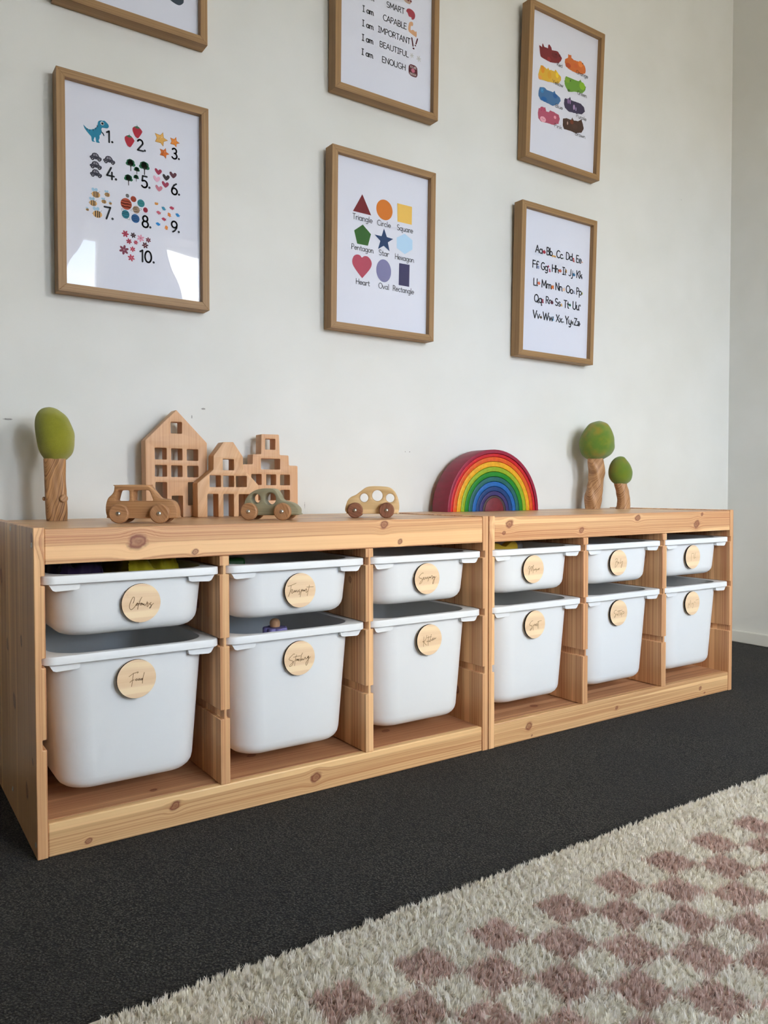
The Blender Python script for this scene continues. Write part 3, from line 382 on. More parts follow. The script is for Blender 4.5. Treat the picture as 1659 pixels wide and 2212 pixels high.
M_pane = glazing('window_glass', 1.45); M_glass = glazing('picture_glass', 1.36, .10)
def pine(axis, seed, knots=(), light=(236, 190, 138), dark=(188, 120, 78), **k): return wood('pine_%s_%g' % (axis, seed), axis, light, dark, seed, knots=knots, rough=.34, red=0x824432, **k)
M_oak = {a: wood('oak_'+a, a, (172, 136, 92), (132, 98, 60), 2., ring=520., broad=60., warp=.004, rough=.5, fine=.9, sapwood=False) for a in 'XZ'}
M_beech = wood('beech', 'Z', (216, 170, 128), (203, 154, 112), 5., ring=260., broad=22., warp=.004, rough=.5, fine=1.1, sapwood=False)
M_beech2 = wood('beech_slanted', 'Z', (220, 176, 132), (202, 154, 110), 9., ring=150., broad=18., warp=.012, rough=.5, fine=.9, sapwood=False, slant=-.35)
M_oakcar = wood('toy_oak', 'X', (196, 148, 102), (160, 110, 68), 11., ring=420., broad=60., warp=.004, rough=.48, fine=.9)
M_wheel = wood('wheel_wood', 'X', (190, 142, 100), (160, 112, 72), 14., ring=300., warp=.006, rough=.5)
M_wheel2 = wood('dark_wheel_wood', 'X', (150, 100, 74), (118, 74, 52), 15., ring=260., warp=.006, rough=.5, sapwood=False)
M_maple = wood('pale_maple', 'X', (226, 192, 140), (206, 168, 114), 17., ring=160., warp=.008, rough=.48, fine=.5)
M_sage = wood('sage_paint', 'X', (158, 150, 120), (144, 136, 106), 19., ring=420., rough=.55, fine=.5, sapwood=False)
M_ply = wood('birch_ply', 'X', (246, 214, 174), (232, 194, 150), 21., ring=70., broad=30., warp=.01, rough=.55, fine=.4)
t = NT('laser_burnt_edge'); t.bsdf(lin((34, 20, 16)), .7, .2); M_burnt = t.m
M_olive = wood('olive_wood', 'Z', (206, 154, 100), (98, 56, 28), 23., ring=420., broad=170., warp=.008, rough=.5, fine=.6, sapwood=False, slant=-.24)
M_olive2 = wood('olive_wood_light', 'Z', (200, 154, 108), (138, 94, 58), 27., ring=300., broad=110., warp=.006, rough=.5, fine=.6, sapwood=False, slant=-.75)

def felt(name, a, b, c, sc=26.):
    t = NT(name); P, x, y, z = t.obj()
    n = t.noise(P, sc, 3); n2 = t.noise(P, sc*.6, 2)
    w = t.noise(t.xyz(t.math('MULTIPLY', x, 1.), t.math('MULTIPLY', y, 1.), t.math('MULTIPLY', z, 3.)), 420., 4, .75)
    col = t.mix(t.maprange(n, .35, .65), lin(a), lin(b)); col = t.mix(t.maprange(n2, .52, .68), col, lin(c))
    col = t.mix(t.math('MULTIPLY', t.maprange(w, .35, .65), .35), col, tuple(v*.45 for v in lin(a)[:3])+(1,))
    t.bsdf(col, .95, .1, t.bump(w, .7, .0018), sheen=.35); return t.m
M_felt1 = felt('olive_green_felt', (164, 162, 52), (148, 148, 40), (174, 168, 62))
M_felt2 = felt('mottled_green_felt', (132, 146, 46), (100, 134, 48), (156, 140, 42), 34.)
M_felt3 = felt('deep_green_felt', (126, 142, 40), (106, 136, 48), (142, 132, 34))

def stain(name, c):
    t = NT(name); P, x, y, z = t.obj()
    n = t.noise(t.xyz(t.math('MULTIPLY', x, 1.), t.math('MULTIPLY', y, .25), z), 90., 3)
    L = lin(c); D = tuple(v*.72 for v in L[:3])+(1,)
    t.bsdf(t.mix(t.maprange(n, .35, .75), L, D), .45, .4, t.bump(n, .1, .0008)); return t.m

# ================================================================ room
Y_W = .452; X_R = 2.568; X_L = -3.4; Z_C = 2.75
def struct(name, me, parent=None, label=None, bevel=0): return link(name, me, parent, kind=None if parent else 'structure', label=label, bevel=bevel)
struct('floor', boxm('floor', X_L, X_R, Y_FAR, Y_W, -.05, 0, M_carpet), label='charcoal carpet running wall to wall under the cabinets')
struct('ceiling', boxm('ceiling', X_L, X_R, Y_FAR, Y_W, Z_C, Z_C+.05, M_ceil))
struct('wall_back', boxm('wall_back', X_L-.1, X_R+.1, Y_W, Y_W+.1, -.05, Z_C+.05, M_wall), label='off-white wall carrying the framed prints')
struct('wall_right', boxm('wall_right', X_R, X_R+.1, Y_FAR-.1, Y_W, -.05, Z_C+.05, M_plain), label='off-white wall at the right edge of the room')
struct('wall_left', boxm('wall_left', X_L-.1, X_L, Y_FAR-.1, Y_W, -.05, Z_C+.05, M_plain))
# wall with the windows, around the openings
v = []; f = []
def addbox(x0, x1, y0, y1, z0, z1):
    b = len(v); v.extend([(x, y, z) for x in (x0, x1) for y in (y0, y1) for z in (z0, z1)])
    f.extend([tuple(b+i for i in q) for q in ((0, 1, 3, 2), (4, 6, 7, 5), (0, 4, 5, 1), (2, 3, 7, 6), (0, 2, 6, 4), (1, 5, 7, 3))])
zz0, zz1 = WINS[0][2], WINS[0][3]
addbox(X_L, X_R, Y_FAR-.15, Y_FAR, -.05, zz0); addbox(X_L, X_R, Y_FAR-.15, Y_FAR, zz1, Z_C)
xs = [X_L]+[q for w_ in WINS for q in w_[:2]]+[X_R]
for i in range(0, len(xs), 2): addbox(xs[i], xs[i+1], Y_FAR-.15, Y_FAR, zz0, zz1)
struct('wall_front', mesh('wall_front', v, f, [M_plain], sm=30))
for i, (x0, x1, z0, z1) in enumerate(WINS):
    v = []; f = []; e = .05; y0, y1 = Y_FAR-.12, Y_FAR-.06
    addbox(x0, x0+e, y0, y1, z0, z1); addbox(x1-e, x1, y0, y1, z0, z1); addbox(x0+e, x1-e, y0, y1, z0, z0+e); addbox(x0+e, x1-e, y0, y1, z1-e, z1)
    wo = struct('window_%d' % (i+1), mesh('window', v, f, [M_trim], sm=30))
    link('pane', boxm('pane', x0+e, x1-e, y0+.026, y0+.030, z0+e, z1-e, M_pane), wo)
    link('sill', boxm('sill', x0-.04, x1+.04, Y_FAR-.001, Y_FAR+.08, z0-.03, z0-.002, M_trim), wo, bevel=.004)
def skirting(name, x0, x1, y0, y1): struct(name, boxm(name, x0, x1, y0, y1, 0, .047, M_trim), bevel=.004)
skirting('baseboard_back', X_L, X_R-.016, Y_W-.0145, Y_W); skirting('baseboard_right', X_R-.016, X_R, Y_FAR+.02, Y_W)
# sheer curtains and pelmet (they show in the picture glass)
t = NT('white_voile'); d_ = t.n('ShaderNodeBsdfDiffuse'); d_.inputs[0].default_value = (.86, .86, .86, 1); tl = t.n('ShaderNodeBsdfTranslucent'); tl.inputs[0].default_value = (.82, .82, .82, 1)
mx = t.n('ShaderNodeMixShader'); mx.inputs[0].default_value = .45
t.t.links.new(d_.outputs[0], mx.inputs[1]); t.t.links.new(tl.outputs[0], mx.inputs[2]); t.t.links.new(mx.outputs[0], t.out.inputs[0]); M_voile = t.m
def curtain(label, edgeL, edgeR, zt=2.124, zb=.12, folds=9):
    rows, cols = 30, 72; vv = []; ff = []
    for i in range(rows+1):
        z = zt+(zb-zt)*i/rows; a, b = edgeL(z), edgeR(z)
        for j in range(cols+1):
            s = j/cols; vv.append((a+(b-a)*s, Y_FAR+.075+.028*math.sin(s*folds*2*math.pi+.4*math.sin(i*.3)), z))
    for i in range(rows):
        for j in range(cols):
            k = i*(cols+1)+j; ff.append((k, k+1, k+cols+2, k+cols+1))
    o = link('curtain', mesh('curtain', vv, ff, [M_voile]), label=label, cat='curtain'); md = o.modifiers.new('thickness', 'SOLIDIFY'); md.thickness = .0008
sg = lambda z: max(0., min(1., (2.13-z)/1.0))
curtain('white voile curtain drawn back left of the first window', lambda z: -.32, lambda z: .91-.38*sg(z)**.9)
curtain('white voile curtain hanging between the two windows', lambda z: 1.0, lambda z: 1.36+.22*sg(z), folds=6)
curtain('white voile curtain at the far right window edge', lambda z: 1.93+.06*sg(z), lambda z: 2.30, folds=4)
link('pelmet', boxm('pelmet', -.2, X_R-.002, Y_FAR+.002, Y_FAR+.16, 2.13, 2.22, M_trim), label='white pelmet box above the window curtains', cat='pelmet', bevel=.003)

# ================================================================ shelf units
CW, CH, T = .94, .5255, .0165
D1, D2 = (.3065, .325), (.615, .6335)
NOTCH = [(.4335, .4488), (.3038, .3190), (.1735, .1895)]; ND = .0065
RAIL0, RAIL1, PL = .467, .5232, .0545
YB = .4375
def panel_profile(x0, x1, z0, z1, left, right):
    """board cross-section in XZ with runner grooves on its left and/or right face"""
    p = [(x0, z0), (x1, z0)]
    if right:
        for a, b in sorted(NOTCH): p += [(x1, a), (x1-ND, a), (x1-ND, b), (x1, b)]
    p += [(x1, z1), (x0, z1)]
    if left:
        for a, b in sorted(NOTCH, reverse=True): p += [(x0, b), (x0+ND, b), (x0+ND, a), (x0, a)]
    return p
def shelf_unit(x, label, seed, rail_k, plinth_k, board_k):
    r = thing('shelf_unit', label, 'shelf unit', (x, 0, 0), group='pine shelf units side by side along the wall')
    B = .0013
    vk = [[(.505, .012, .011), (.33, .12, .010), (.21, .20, .013), (.085, .085, .013), (.15, .030, .006), (.42, .33, .014), (.30, .27, .012)], [(.30, .16, .008), (.12, .09, .010)], [(.37, .11, .009), (.16, .2, .012)], [(.24, .14, .010), (.40, .06, .007)]]
    link('side_panel', prism_y('side_panel', panel_profile(0, T, 0, CH, False, True), 0, YB, pine('Z', seed+1, vk[0])), r, bevel=B)
    link('side_panel', prism_y('side_panel', panel_profile(CW-T, CW, 0, CH, True, False), 0, YB, pine('Z', seed+2, vk[1])), r, bevel=B)
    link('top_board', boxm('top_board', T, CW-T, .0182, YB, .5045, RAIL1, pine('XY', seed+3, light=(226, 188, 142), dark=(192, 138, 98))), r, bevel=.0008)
    link('top_rail', boxm('top_rail', T+.0003, CW-T-.0003, .0012, .018, RAIL0, RAIL1, pine('X', seed+4, rail_k)), r, bevel=B)
    for i, (a, b) in enumerate((D1, D2)):
        link('divider', prism_y('divider', panel_profile(a, b, PL+.0004, RAIL0-.0004, True, True), .0006, .42, pine('Z', seed+5+i, vk[2+i])), r, bevel=B)
    link('plinth', boxm('plinth', T+.0003, CW-T-.0003, .0012, .018, .0, PL, pine('X', seed+8, plinth_k, light=(234, 194, 140), dark=(192, 134, 88))), r, bevel=.0022)
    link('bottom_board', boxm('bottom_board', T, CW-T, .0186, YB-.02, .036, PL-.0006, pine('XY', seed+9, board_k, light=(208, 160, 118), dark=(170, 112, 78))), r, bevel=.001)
    link('back_rail', boxm('back_rail', T, CW-T, YB-.018, YB, .43, .504, pine('X', seed+10)), r, bevel=B)
    link('back_rail', boxm('back_rail', T, CW-T, YB-.018, YB, .0, .10, pine('X', seed+11, [(.3, .07, .01), (.8, .06, .01)])), r, bevel=B)
    for xx, ys in ((0, -1), (CW, 1)):
        for sy, sz in ((.0124, .4977), (.2153, .5157), (.2297, .0419), (.0105, .0215)):
            n = 12; vv, ff = loft([[(xx+ys*h, sy+q*math.cos(2*math.pi*k/n), sz+q*math.sin(2*math.pi*k/n)) for k in range(n)] for q, h in ((.0046, -.0004), (.0046, .0004), (.0030, .0010), (.0014, -.0004))])
            link('screw', fixn(mesh('screw', vv, ff, [M_steel], sm=0)), r, label='small steel screw head')
    return r
# knots: (along x, across z, radius)
shelf_unit(0, 'pine shelf unit at left, its dark outer side panel in view', 31.,
   [(.163, .497, .015), (.262, .477, .006), (.66, .513, .009), (.70, .478, .006)],
   [(.222, .036, .0085), (.078, .013, .0055), (.50, .030, .010)], [(.20, .05, .006), (.42, .12, .01), (.50, .20, .012), (.73, .1, .01)])
shelf_unit(.9425, 'pine shelf unit at right, nearest the corner of the room', 61.,
   [(.062, .508, .011), (.045, .486, .005), (.30, .484, .008), (.513, .512, .010), (.765, .487, .012), (.79, .516, .006)],
   [(.125, .032, .010), (.135, .008, .003), (.435, .026, .005), (.79, .026, .006), (.81, .010, .003)], [(.2, .06, .01), (.72, .08, .012)])

# ================================================================ bins
def bin_meshes(h, wb, yb, rows):
    """white tub with a rim; local x centred, y from the front, z from the bottom"""
    wt, f0, f1, R0, th = .1335, .0125, .404, .058, .0028
    fil = .022
    def ring(k, z, off=0.):
        hw = wt+(wb-wt)*k-off; a = f0+yb*k+off; b = f1-.012*k-off
        return rrect(-hw, hw, a, b, max(R0-.004*k-off, .01), z, 9)
    zt = h-.004
    outer = []
    for i in range(rows+1):
        k = i/rows; z = zt+(fil-zt)*k; outer.append(ring((zt-z)/zt, z))
    for a in (20, 40, 60, 75, 90):
        q = math.radians(a); z = fil*(1-math.sin(q)); outer.append(ring((zt-z)/zt, z, fil*(1-math.cos(q))))
    inner = []
    for a in (90, 60, 30, 0):
        q = math.radians(a); z = th+fil*(1-math.sin(q)); inner.append(ring((zt-z)/zt, z, th+fil*(1-math.cos(q))))
    inner.append(ring(0, h-.0008, th))
    vv, ff = loft(outer, False, True); n0 = len(vv)
    v2, f2 = loft(inner, True, False)
    vv = vv+v2; ff = ff+[tuple(i+n0 for i in q) for q in f2]
    tub = fixn(mesh('tub', vv, ff, [M_white], sm=0), 40)
    hw, lip, e = .1490, .0138, .0016
    def o(off, z, r=.021): return rrect(-hw+off, hw-off, off, .418-off, max(r-off, .004), z, 9)
    rim = [ring(0, h-.0008, th), ring(0, h-.0002, th-.001), ring(0, h, th-.0025), o(e, h), o(e*.3, h-e*.3), o(0, h-e), o(0, h-lip+e*.5), o(e*.5, h-lip), o(.0028, h-lip), o(.0030, h-.0034), ring(0, h-.0036, -.0006), ring(0, h-.0036, .0004)]
    vv, ff = loft(rim, False, False)
    rm = fixn(mesh('rim', vv, ff, [M_white], sm=0), 40)
    tabs = []
    for sx in (-1, 1):
        # tapered runner stop under the rim, near the front corner
        pr = [(.090, h-.0138), (.092, h-.0225), (.097, h-.0242), (.128, h-.0255), (.1325, h-.0235), (.1385, h-.0138)]
        n = len(pr); vv = [(sx*x, y, z) for y in (.0065, .030) for x, z in pr]
        ff = [tuple(range(n)), tuple(range(2*n-1, n-1, -1))]+[(i, i+n, (i+1) % n+n, (i+1) % n) for i in range(n)]
        tabs.append(fixn(mesh('corner_tab', vv, ff, [M_white], sm=0), 30))
    return tub, rm, tabs
SHALLOW = bin_meshes(.1045, .1225, .006, 4); DEEP = bin_meshes(.2355, .1165, .012, 7)
TAGM = cylm('tag', .0328, -.0024, .0022, M_ply, 56, .0002, M_burnt)
def bin_(word, said, cx, deep, dy=0.):
    h = .2355 if deep else .1045; zt = .3183 if deep else .4478
    tub, rm, tabs = DEEP if deep else SHALLOW
    r = thing('storage_bin', 'white %s storage bin with wooden tag reading %s' % ('deep' if deep else 'shallow', said), 'storage bin', (cx, .0012+dy, zt-h), group='deep white bins' if deep else 'shallow white bins')
    link('tub', tub, r); link('rim', rm, r)
    for q in tabs: link('corner_tab', q, r)
    tx, tz, st = TAGS[word]
    tg = link('wooden_tag', TAGM, r, (tx-cx, .0092-dy, tz-(zt-h)), label='round plywood tag')
    p = Print()
    for q in st: p.stroke(q, .00085, 0x8f6638 if word not in ('Baby', 'Dolls', 'Magnet') else 0xb08a5c, -.0026)
    p.build('lettering', tg, 'thin burnt script lettering')
    return r
cx = [(T+D1[0])/2, (D1[1]+D2[0])/2, (D2[1]+CW-T)/2]
for i, (a, b, sa, sb) in enumerate((('Colours', 'Food', 'Colours', 'Food'), ('Transport', 'Stacking', 'Transport', 'Stacking'), ('Sensory', 'Kitchen', 'Sensory', 'Kitchen'))):
    bin_(a, sa, cx[i], False); bin_(b, sb, cx[i], True, (.004, .0, .002)[i])
for i, (a, b, sa, sb) in enumerate((('Music', 'Sport', 'Music', 'Sport'), ('Baby', 'SetUp', 'Baby', 'Set Up'), ('Dolls', 'Magnet', 'Dolls', 'Magnet'))):
    bin_(a, sa, .9425+cx[i], False, 0.); bin_(b, sb, .9425+cx[i], True, (.001, .0, .0)[i])
# ================================================================ framed prints
FW, FH, FT, FD = .3285, .4585, .0172, .035
def bar_mesh(kind):
    """mitred moulding: one of left, right, top, bottom"""
    a, b, i, j = FW/2, FH/2, FW/2-FT, FH/2-FT
    q = {'left': [(-a, -b), (-i, -j), (-i, j), (-a, b)], 'right': [(a, -b), (a, b), (i, j), (i, -j)], 'top': [(-a, b), (-i, j), (i, j), (a, b)], 'bottom': [(-a, -b), (a, -b), (i, -j), (-i, -j)]}[kind]
    return prism_y('frame_bar', q, 0, FD, M_oak['Z' if kind in ('left', 'right') else 'X'])
BARS = [bar_mesh(k) for k in ('left', 'right', 'top', 'bottom')]
PAPER = boxm('paper', -FW/2+FT-.003, FW/2-FT+.003, .0135, .0155, -FH/2+FT-.003, FH/2-FT+.003, M_paper)
GLASS = boxm('glass', -FW/2+FT-.001, FW/2-FT+.001, .0108, .0118, -FH/2+FT-.001, FH/2-FT+.001, M_glass)
BACK = boxm('backing_board', -FW/2+FT-.004, FW/2-FT+.004, .0158, .0195, -FH/2+FT-.004, FH/2-FT+.004, M_burnt)
def frame(key, label):
    x, z, roll, y, ln = POSE[key]
    r = thing('picture_frame', label, 'picture frame', (x, y, z), (math.radians(ln), roll, 0), 'oak picture frames on the wall')
    for b in BARS: link('frame_bar', b, r, bevel=.0007)
    link('glass', GLASS, r); link('backing_board', BACK, r)
    return r, link('print', PAPER, r, label='white paper print')
INK = 0x1d2128
# ---- counting print
fr, pp = frame('num', 'oak frame, counting print with a blue dinosaur and numbers to ten')
for t_, u, v_, h in NUMS:
    p = Print(); w_ = twidth(t_)*h; lettering(p, t_, u-w_/2+.002, v_, h, wt=.155, c=INK); p.ell(u+w_/2+.20*h, v_+.08*h, .105*h, .105*h, INK, .0129); p.build('numeral', pp)
def outline(p, poly, c, o=.0009, y=.01335):
    cx_ = sum(q[0] for q in poly)/len(poly); cy_ = sum(q[1] for q in poly)/len(poly)
    return p.poly(poly, c)
p = Print().poly([tuple(q) for q in catmull([Vector(q) for q in DINO+[DINO[0]]], 3)], 0x1580a0)
p.ell(*DINO_EYE[0], 0xf0f0f0, .0131).ell(*DINO_EYE[1], 0x15181c, .0130).stroke(DINO_ARM, .0022, 0x1580a0)
for k in (2, 3, 4, 5, 6):
    a_ = DINO[k]; p.poly([(a_[0]-.0016, a_[1]), (a_[0]+.0016, a_[1]), (a_[0], a_[1]-.005)], 0x174558, .0131)
p.build('printed_dinosaur', pp, 'blue dinosaur with big eye')
for b in BERRY:
    q = [Vector(s) for s in b[0]]; p = Print().poly([tuple(s) for s in catmull(q+[q[0]], 4)], 0xb01c32).poly(b[1], 0x3a7050, .0131).stroke(b[2], .0007, 0x404840, sm=False); p.build('printed_strawberry', pp)
for s_, c in zip(STARS, (0xe0ac58, 0xde8428, 0xd2691e)):
    p = Print().poly(s_, 0xb8662a if c != 0xe0ac58 else 0xb88848); cx_ = sum(q[0] for q in s_)/10; cy_ = sum(q[1] for q in s_)/10
    p.poly([(cx_+(a-cx_)*.86, cy_+(b-cy_)*.86) for a, b in s_], c, .0131)
    k = .5*math.dist(s_[0], s_[4])/.03
    p.stroke([(cx_-.008*k, cy_+.006*k), (cx_-.0065*k, cy_+.001*k), (cx_-.0095*k, cy_-.004*k)], .0014*k, 0xf4efe4).poly([(cx_+.002*k, cy_+.007*k), (cx_+.005*k, cy_+.011*k), (cx_+.005*k, cy_+.006*k)], 0xf4efe4, .0130)
    p.build('printed_star', pp)
for x, y, a, b in MCARS:
    E_ = lambda P_: [(x+q[0]*a, y+q[1]*b) for q in P_]
    p = Print().poly(E_([(-1, -.35), (-1, .0), (-.75, .18), (-.55, .75), (-.25, .98), (.15, .98), (.42, .70), (.62, .22), (.95, .05), (1, -.2), (.97, -.5), (-.85, -.5)]), 0x302f3e)
    p.poly(E_([(-.48, .22), (-.38, .68), (-.12, .78), (-.12, .22)]), 0x86838e, .0131).poly(E_([(-.02, .22), (-.02, .78), (.15, .74), (.42, .22)]), 0x86838e, .0131)
    for wx in (-.55, .58):
        p.ell(x+wx*a, y-.42*b, a*.31, a*.30, 0x6a6878, .0131).ell(x+wx*a, y-.5*b, a*.27, a*.27, 0x1b1b22, .0130).ell(x+wx*a, y-.5*b, a*.11, a*.11, 0x9c9aa6, .0129)
    p.build('printed_car', pp)
for x, y, a, b in MTREES:
    E_ = lambda P_: [(x+q[0]*a, y+q[1]*b) for q in P_]
    p = Print()
    for ex, ey, er in ((-.5, -.35, .48), (.5, -.4, .46), (0, -.2, .6), (-.3, .25, .5), (.25, .25, .55), (-.05, .5, .45)): p.ell(x+ex*a, y+ey*b, er*a, er*b*1.05, 0x0f6640)
    p.stroke(E_([(.02, -.4), (.02, -2.1)]), a*.17, 0x26241f, sm=False).stroke(E_([(.02, -1.1), (-.28, -.6)]), a*.09, 0x26241f, sm=False).stroke(E_([(.02, -1.1), (.32, -.6)]), a*.09, 0x26241f, sm=False)
    p.build('printed_tree', pp)
HEART = [(0, -1), (-.45, -.6), (-.85, -.05), (-1, .5), (-.8, .9), (-.45, .85), (-.12, .45), (0, .3), (.3, .75), (.7, .8), (.98, .45), (.9, 0), (.5, -.6)]
for (x, y, a, b), c in zip(HEARTS, (0xa02a4a, 0xe0aac0, 0x2c2024, 0x5c2c38, 0x9c3450, 0xcc7c8c)):
    Print().poly([(x+(q[0]*a*.95), y+q[1]*b*.95) for q in HEART], c).build('printed_heart', pp)
for x, y, a, b in BEES:
    p = Print().ell(x, y, a, b, 0xd8a86a)
    for sx in (-.55, -.08, .32):
        hh = b*math.sqrt(1-sx*sx)*.97; hh2 = b*math.sqrt(max(0, 1-(sx+.22)**2))*.97
        p.poly([(x+sx*a, y-hh), (x+(sx+.22)*a, y-hh2), (x+(sx+.22)*a, y+hh2), (x+sx*a, y+hh)], 0x2a2420, .0131)
    p.poly([(x-a, y+.1*b), (x-a*1.25, y), (x-a, y-.1*b)], 0x4a4038)
    p.ell(x-.65*a, y+1.45*b, .36*a, .55*b, 0x9cc0d8, rot=.5).ell(x+.05*a, y+1.5*b, .36*a, .55*b, 0x9cc0d8, rot=-.3).stroke([(x+.6*a, y+.75*b), (x+.95*a, y+1.25*b)], a*.06, 0x6a6460, sm=False)
    p.build('printed_bee', pp)
for i, ((x, y, a, b), c, c2) in enumerate(zip(PLANETS, (0xb0492c, 0x807e7e, 0xb4482c, 0x2a8a94, 0xa88a70, 0xa81e3a, 0x2a8496, 0x20609a), (0x8a3420, 0x6a6868, 0x94381f, 0x3a9c78, 0xd8c4a8, 0x8e1830, 0x1f6a80, 0x184a80))):
    p = Print()
    if i in (4, 6):
        p.ell(x, y, a*1.65, b*.38, 0x4a4440, .01335, rot=.30 if i == 4 else -.9).ell(x, y, a*1.55, b*.30, 0xe8e8ee, .01330, rot=.30 if i == 4 else -.9)
    p.ell(x, y, a, b, c)
    for k in (-.5, .0, .45):
        hw = a*math.sqrt(1-k*k)*.92
        p.stroke([(x-hw+(1.9*hw)*q/6, y+k*b+.07*b*math.sin(q*1.9+i)) for q in range(7)], b*.13, c2, .0131)
    p.build('printed_planet', pp)
BIRD = [(-.9, .3), (-.55, .35), (-.3, .7), (-.1, .55), (.2, .6), (.5, .2), (.95, .35), (.7, -.1), (.8, -.5), (.3, -.45), (.1, -.85), (-.15, -.5), (-.5, -.35), (-.75, .0)]
for i, ((x, y, a, b), c) in enumerate(zip(BIRDS, (0xd89040, 0x3a90b0, 0xb83c58, 0xc0586c, 0xd88038, 0x2484c4, 0xb03450, 0x1c86cc, 0xdc8434))):
    r_ = (.9, -.4, .2, 0, -.9, -.3, .1, .0, -1.2)[i]; k, q_ = math.cos(r_), math.sin(r_)
    P_ = [(-.5, -.2), (-.6, .3), (-.2, .6), (.1, .7), (.3, .3), (.7, -.1), (.5, -.5), (0, -.6)] if i == 0 else BIRD
    Print().poly([(x+(u*k-w*q_)*a*1.15, y+(u*q_+w*k)*b*1.15) for u, w in P_], c).build('printed_bird', pp)
for i, ((x, y, a, b), c, c2) in enumerate(zip(FLOWERS, (0xa83048, 0x3a2026, 0xd898ac, 0x74283c, 0xa83048, 0xb03850, 0x5a2430, 0x7c3448, 0xb83c54, 0xb84458), (0x8a2038, 0x8a5060, 0xa84058, 0xe0b0b8, 0x8a2038, 0xe08898, 0xe0b0b8, 0xb07080, 0xe08090, 0xd88090))):
    p = Print()
    for k in range(6):
        th = k*math.pi/3+.2*i; p.ell(x+.58*a*math.cos(th), y+.58*a*math.sin(th), a*.44, a*.25, c, .0132-.00002*k, rot=th, n=16)
    p.ell(x, y, a*.16, a*.16, c2, .0129); p.build('printed_flower', pp)
# ---- shapes print
fr, pp = frame('shape', 'oak frame, print of nine coloured shapes with their names')
cols = dict(triangle=0x74151f, circle=0xd2761e, square=0xe8bb58, pentagon=0x2c5f1e, star=0x173a66, hexagon=0xb2d2ea, heart=0xb2485c, oval=0x7d7ba2, rectangle=0x38355c)
for k, g in SH.items():
    p = Print()
    if k == 'circle': p.ell(g[0], g[1], g[3]*.98, g[3], cols[k], n=44)
    elif k == 'oval': p.ell(g[0], g[1], g[2], g[3], cols[k], n=44)
    elif k == 'heart': p.poly([tuple(s) for s in catmull([Vector(q) for q in g+[g[0]]], 4)], cols[k])
    else: p.poly(g, cols[k])
    p.build('printed_'+k, pp)
for q in SHT: lettering(Print(), *q, wt=.105, c=INK).build('lettering', pp)
# ---- alphabet print
fr, pp = frame('alph', 'oak frame, alphabet print in five rows of letter pairs')
for q in ALT: lettering(Print(), *q, wt=.16, c=INK).build('lettering', pp)
for i, ((x, y, a, b), c) in enumerate(ALI):
    p = Print()
    if i % 4 == 1: p.poly([(x-a, y-b*.4), (x-a*.8, y+b*.5), (x+a, y+b*.6), (x+a, y-b*.5)], c).ell(x-a*.5, y-b*.6, b*.35, b*.35, c).ell(x+a*.6, y-b*.6, b*.35, b*.35, c)
    elif i % 4 == 3: p.poly([(x-a, y+b*.8), (x+a*.3, y+b), (x+a*.6, y), (x+a, y-b), (x-a*.7, y-b*.9), (x-a*.3, y)], c)
    else: p.ell(x, y, a*.9, b*.75, c, n=18).stroke([(x, y+b*.7), (x+a*.3, y+b)], a*.15, 0x4a4438, sm=False)
    p.build('printed_picture', pp)
# ---- colours print
fr, pp = frame('col', 'oak frame, print of eight painted colour patches with names')
cols = dict(red=0x7c2228, orange=0xcc6a2a, yellow=0xdcae36, green=0x6a9a34, blue=0x42709e, purple=0x3c3350, pink=0xb2526a, brown=0x4a3024)
rnd = random.Random(4)
for k, g in SPL.items():
    q = []
    for i in range(len(g)):
        a_, b_ = Vector(g[i]), Vector(g[(i+1) % len(g)]); n = max(2, int((b_-a_).length/.0025))
        for j in range(n): q.append(tuple(a_.lerp(b_, j/n)+Vector((rnd.uniform(-.0007, .0007), rnd.uniform(-.0007, .0007)))))
    Print().poly(q, cols[k]).build('printed_patch', pp, k+' paint patch')
p = Print()
for (x, y, a, b), c in SPD: p.ell(x, y, a, b, c, .0131, n=16)
p.build('printed_details', pp)
for q in SPT: lettering(Print(), *q, wt=.12, c=0x2a2a2e).build('lettering', pp)
# ---- affirmations print
fr, pp = frame('aff', 'oak frame, affirmations print in black lettering cut by the top edge')
for q in AFT: lettering(Print(), *q, wt=.155 if q[0] == 'I am' else .135, c=0x15161a).build('lettering', pp)
Q = AFP
sm_ = lambda g: [tuple(s) for s in catmull([Vector(q) for q in g+[g[0]]], 4)]
p = Print().poly(sm_(Q['brain']), 0xa83a48); bx = [sum(q[i] for q in Q['brain'])/11 for i in (0, 1)]
for k in range(4): p.stroke([(bx[0]-.006+.004*k, bx[1]+.009-.004*k), (bx[0]-.004+.004*k, bx[1]+.004-.003*k), (bx[0]-.006+.005*k, bx[1]-.0-.002*k)], .0006, 0x7c2634)
p.build('printed_brain', pp)
Print().poly(sm_(Q['arm']), 0xd2a078).build('printed_arm', pp)
p = Print().stroke(Q['ex1'], .0042, 0x5c1626, sm=False).stroke(Q['ex2'], .0040, 0x5c1626, sm=False)
for k in ('ex1', 'ex2'): x, y, a, b = AFC[k]; p.ell(x, y, a*.9, b*.9, 0x5c1626)
p.build('printed_exclamation', pp)
for k in ('fl1', 'fl2'):
    x, y, a, b = AFC[k]; p = Print()
    for j in range(6): th = j*math.pi/3+.3; p.ell(x+.55*a*math.cos(th), y+.55*a*math.sin(th), a*.42, a*.16, 0xcbc9c4, .0132-.00002*j, rot=th, n=14)
    p.ell(x, y, a*.12, a*.12, 0x9a948c, .0129); p.build('printed_flower', pp)
p = Print().poly(rounded(Q['badge'], .006), 0x5a1c26); x, y, a, b = AFC['pink']; p.ell(x, y, a, b, 0xc0687c, .0131)
for q in AFB: lettering(p, *q, wt=.13, c=0xe4d6d2)
p.build('printed_badge', pp)
p = Print().poly(sm_(Q['bowl']), 0xb79a86)
